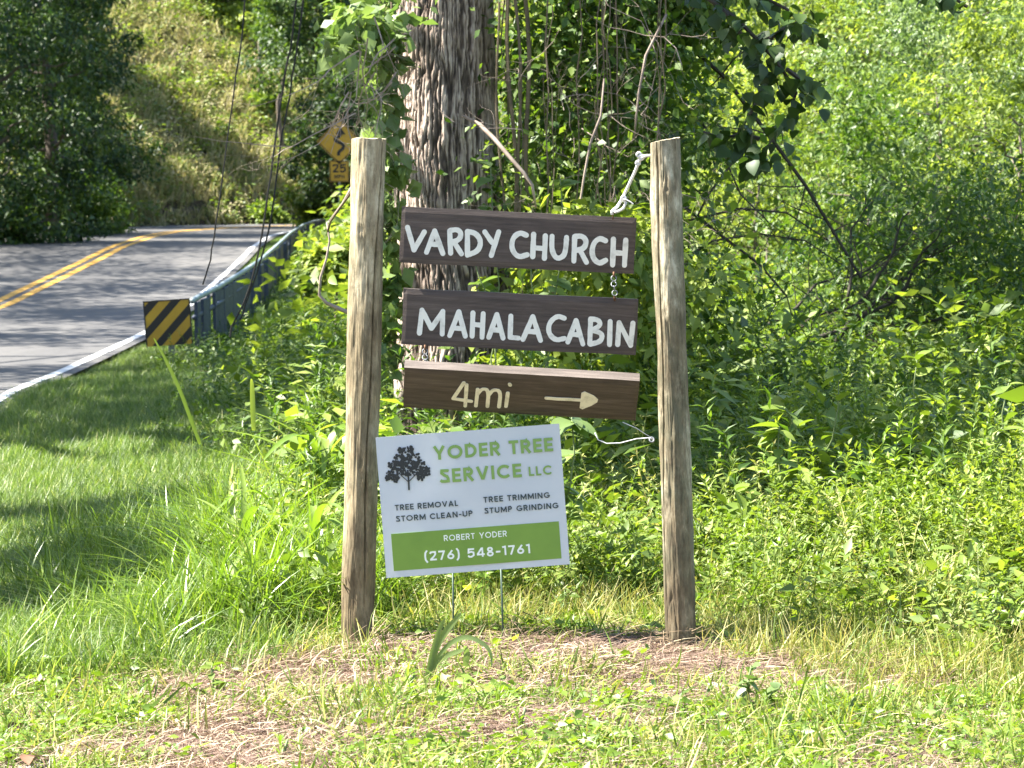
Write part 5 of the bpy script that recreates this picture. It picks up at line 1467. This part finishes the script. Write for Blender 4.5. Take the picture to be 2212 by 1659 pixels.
tg = [(.9,13.4,6,.6,650),(1.7,13.8,6.2,.7,850),(2.3,13.6,6.2,.6,600),(.85,12.1,6,.35,260),(1.4,12.5,6,.45,420),(1.9,12.3,6,.4,330),(2.0,11.6,5.8,.25,130),(3.2,14.2,6.4,.7,600),(2.6,14.2,6.4,.6,560),(3.6,18.9,7.5,.9,800),(4.2,19.6,7.6,1.1,800),(1.4,12.7,5.8,.4,320), (3.6,21.5,8,1.3,900)]
unseen_shade_tree('unseen young tree added left of the large trunk to shade the herbs behind the sign', -5.2, 19.2, 8, tg)  # tree added out of view, crown shaped to shade the herbs

tg = [bank_target(px, py, Y, h, r, 900) for px, py, Y, h, r in ((230,330,88,7,1.5),(300,350,89,7,1.1),(330,400,89,7,1.7),(380,420,89,7,1.4),(260,430,87,7,1.8),(410,460,88,7,1.2),(300,470,86,8,1.6),(200,470,84,8,1.7),(350,390,90,6.5,.8))]
unseen_shade_tree('unseen tree on the left bank with boughs set to throw the slanting shadow on the far slope', -22, 90, 15, tg)
# ---------------------------------------------------------------- single plants and litter
def blade_leaf(name, L, W, mat, arch=.6, n=9):
    V = []; Fc = []
    for i in range(n + 1):
        u = i / n; w = W * .5 * math.sin(math.pi * (.12 + .88 * u) ** .75) ** .7 if u < 1 else .0003
        x = L * (u - .15 * u * u * arch); z = L * (.9 * u * (1 - arch * u * .95))
        V += [(x * (.35 + .5 * u), -w, z + w * .3), (x * (.35 + .5 * u), 0, z - w * .1), (x * (.35 + .5 * u), w, z + w * .3)]
    for i in range(n):
        a_ = i * 3; Fc += [(a_, a_+3, a_+4, a_+1), (a_+1, a_+4, a_+5, a_+2)]
    return mesh_np(name, np.array(V), np.array(Fc), mat, np.full(len(V), .7), smooth=True)
BL = [blade_leaf('arching_blade', 1, .07, M_tall, .9), blade_leaf('upright_blade', 1, .06, M_tall, .35), blade_leaf('drooping_blade', 1, .075, M_tall, 1.25)]
def blade_plant(label, x, y, L, n, seed, mats=None, cat='grass plant', group=None):
    r_ = random.Random(seed); z = float(terrain(x, y)); t = thing('blade_plant', label, cat, (x, y, z), group)
    mb = MB(); mb.tube([(0, 0, -.02), (.01, 0, L * .3), (.02, .0, L * .5)], [.006, .005, .003], 6); mb.obj('stalk', M_stem_green, t, True)
    for i in range(n):
        o = obj('leaf', BL[r_.randint(0, 2)], t); o.location = (0, 0, L * (.05 + .45 * i / n))
        o.rotation_euler = (r_.gauss(0, .12), r_.gauss(0, .12), r_.uniform(0, 6.28)); s = L * r_.uniform(.45, .85); o.scale = (s, s, s)
    return t
# the small maize-like shoot in front of the yard sign, with its leaves placed as in life
q = P(925, 1478, 8.9)
mz = thing('grass_shoot', 'broad-bladed green grass shoot before the yard sign', 'grass plant', (q.x, q.y, 0.0))
def ribbon(par, pts, w, mat, name='leaf', face=Vector((0, -1, .25))):
    pts = [Vector(p_) for p_ in pts]; V = []; Fc = []; n = len(pts) - 1
    for i, p_ in enumerate(pts):
        t_ = (pts[min(i+1, n)] - pts[max(i-1, 0)]).normalized(); sd = t_.cross(face).normalized(); u = i / n
        ww = w * .5 * (math.sin(math.pi * (.18 + .8 * u)) ** .8)
        V += [p_ + sd * ww, p_ + face * (-.15 * ww), p_ - sd * ww]
    for i in range(n):
        a_ = i * 3; Fc += [(a_, a_+3, a_+4, a_+1), (a_+1, a_+4, a_+5, a_+2)]
    me = mesh_np('blade', np.array([tuple(v) for v in V]), np.array(Fc), mat, np.full(len(V), 1.0), smooth=True)
    o = obj(name, me, par); o.location = -Vector(par.location); return o
def rib_px(par, pxs, Y, w, mat=M_leaf_bluish):
    pp = chaikin([(float(a_), float(b_)) for a_, b_ in pxs], 2)
    return ribbon(par, [P(x, y, Y - .03 * i / len(pp)) for i, (x, y) in enumerate(pp)], w, mat)
YM = 8.75
rib_px(mz, [(918,1480),(930,1430),(940,1390),(952,1350),(962,1335)], YM, .017)
rib_px(mz, [(925,1465),(940,1400),(965,1360),(985,1338),(996,1325)], YM, .02)
rib_px(mz, [(935,1440),(955,1405),(985,1380),(1015,1375),(1045,1390),(1062,1410),(1062,1440)], YM, .015)
rib_px(mz, [(930,1450),(955,1420),(985,1408),(1003,1404)], YM, .017)
rib_px(mz, [(1005,1440),(1010,1410),(1003,1395)], YM, .02)
# the long blade crossing the striped marker and neighbours
lb = thing('long_grass', 'long yellow-green grass blade crossing below the striped marker', 'grass plant', (P(400, 880, 11.5).x, 11.5, 0))
rib_px(lb, [(432,960),(410,900),(390,845),(360,780),(332,730)], 11.5, .015, M_tall)
sb = thing('long_grass', 'short upright bright blade standing in the tall grass', 'grass plant', (P(545, 900, 11).x, 11, 0))
rib_px(sb, [(548,930),(546,880),(545,840),(543,818)], 11, .02, M_tall)
# corn-like weeds left of the post
for i, (x, y, L, n, lab) in enumerate([(P(700, 900, 12.2).x, 12.2, .95, 12, 'tall arching weed with curled leaves just left of the left post'), (P(660, 900, 12.6).x, 12.6, .8, 10, 'arching weed second from the left post'), (P(735, 900, 12.4).x, 12.4, .85, 10, 'arching weed half hidden behind the left post'),
                                    (P(600, 1000, 11.2).x, 11.2, .7, 12, 'grass clump with long drooping blades in the sunny tall grass'), (P(520, 1050, 10.9).x, 10.9, .65, 12, 'grass clump at the lawn side of the tall grass'), (P(680, 1100, 10.5).x, 10.5, .7, 12, 'grass clump closest to the left post foot')]):
    blade_plant(lab, x, y, L, n, 50 + i)
# pokeweed with large leaves
def leafy_plant(label, px, Y, h, n, L, me, seed, lean=.1, cat='plant', base_row=None):
    r_ = random.Random(seed); x = P(px, 1000, Y).x; z = float(terrain(x, Y)); t = thing('leafy_plant', label, cat, (x, Y, z))
    mb = MB(); top = Vector((lean, 0, h)); pts = wander((0, 0, -.02), top, 6, .06); mb.tube(pts, [.006 * (1 - .6 * i / 6) for i in range(7)], 6)
    stems = [pts]
    for k in range(2):
        w_ = wander(pts[2 + k], pts[2 + k] + Vector((r_.uniform(-.16, .16), r_.uniform(-.1, .1), h * .3)), 4, .1); mb.tube(w_, .0035, 5); stems.append(w_)
    mb.obj('stem', M_stem_green, t, True)
    for i in range(n + 12):
        st = stems[i % 3]; k = r_.randint(1 if i % 3 else 2, len(st) - 1); p_ = st[k].lerp(st[k-1], r_.random())
        if i >= n: p_ = st[-1].lerp(st[-2], .25 * r_.random())
        o = obj('leaf', me, t); o.location = p_; o.rotation_euler = (r_.gauss(0, .4), r_.uniform(-.6, .5), r_.uniform(0, 6.28)); s = L * r_.uniform(.6, 1.15); o.scale = (s, s, s)
leafy_plant('large-leaved yellow-green plant right of the right post', 1660, 11.0, .62, 30, .12, ME_bright, 1, .04)
leafy_plant('upright plant with pointed pale leaves above the large-leaved one', 1745, 11.6, .8, 40, .1, ME_bright, 2, .12)
leafy_plant('plant with rounded pale leaves beside the yard sign', 1235, 10.4, .7, 26, .11, ME_pale, 3, .0)
leafy_plant('bushy pointed-leaf plant at the right edge of the picture', 2150, 11.5, .75, 50, .09, ME_bright, 4, .05)
leafy_plant('tall narrow plant between the right post and the dark shrub', 1980, 12.5, .8, 54, .085, ME_bright, 5, .0)
leafy_plant('small pale-leaved weed in the foreground right of the yard sign', 1610, 8.2, .16, 9, .05, ME_pale, 6, .02)
leafy_plant('low rosette weed left of the grass shoot', 455, 8.9, .12, 10, .05, ME_bright, 7, .0)
leafy_plant('broad leaves catching the sun in the vines behind the top board', 1060, 14.4, 1.65, 8, .12, ME_pale, 8, .0)
leafy_plant('second pale leafed vine between trunk and right post', 1200, 14.2, 1.6, 14, .1, ME_pale, 9, .02)
# small tufts with dark stems in the foreground
for i, (px, Y, lab) in enumerate([(605, 7.7, 'dark-stemmed tuft at the bottom, left of the middle'), (1120, 7.9, 'grass tuft at the bottom centre'), (1830, 8.1, 'green grass tuft in the lower right'), (880, 8.6, 'thin tuft under the left post shadow')]):
    x = P(px, 1500, Y).x; t = blade_plant(lab, x, Y, .16, 9, 90 + i, cat='grass tuft')
# stones and fallen leaves
def stone(label, px, py, s, seed, mat=M_stone, name='stone', cat='stone', flat=.6):
    d = ray(px, py); k = -CAMZ / d.z; x, y = d.x * k, d.y * k; z = float(terrain(x, y)) + .02
    import bmesh
    bm = bmesh.new(); bmesh.ops.create_icosphere(bm, subdivisions=2, radius=1)
    for v in bm.verts:
        n = mnoise.noise(v.co * 1.3 + Vector((seed, seed, 0))); v.co *= (1 + .35 * n); v.co = Vector((v.co.x * s, v.co.y * s * .8, v.co.z * s * flat))
    me = bpy.data.meshes.new('stone'); bm.to_mesh(me); bm.free(); me.materials.append(mat)
    o = obj(name, me, None, (x, y, z + s * flat * .4)); tag(o, label, cat)
stone('pale stone lying right of the right post foot', 1540, 1480, .026, 1)
stone('white stone in the grass at the bottom left', 662, 1545, .022, 2)
stone('small pale stone in dry grass, lower right', 1640, 1500, .014, 3)
def fallen(label, px, py, L, mat, seed, cat='leaf'):
    r_ = random.Random(seed); d = ray(px, py); k = -CAMZ / d.z; x, y = d.x * k, d.y * k
    me = big_leaf('fallen_leaf_blade', L, L * .6, mat, True, -.25, .5)
    o = obj('fallen_leaf', me, None, (x, y, float(terrain(x, y)) + .045)); o.rotation_euler = (r_.gauss(0, .3), r_.gauss(0, .2), r_.uniform(0, 6.28)); tag(o, label, cat)
fallen('large curled brown leaf near the left edge', 75, 1535, .1, M_deadleaf, 1)
fallen('dark brown leaf at the very left edge, above the curled one', 12, 1472, .06, M_deadleaf, 2)
fallen('rust-red leaf by the gravel at the bottom', 365, 1648, .05, M_redleaf, 3)
fallen('small dark leaf under the grass shoot', 905, 1490, .03, M_deadleaf, 4)
fallen('small dark leaf in the short grass at the left', 122, 1418, .035, M_deadleaf, 5)
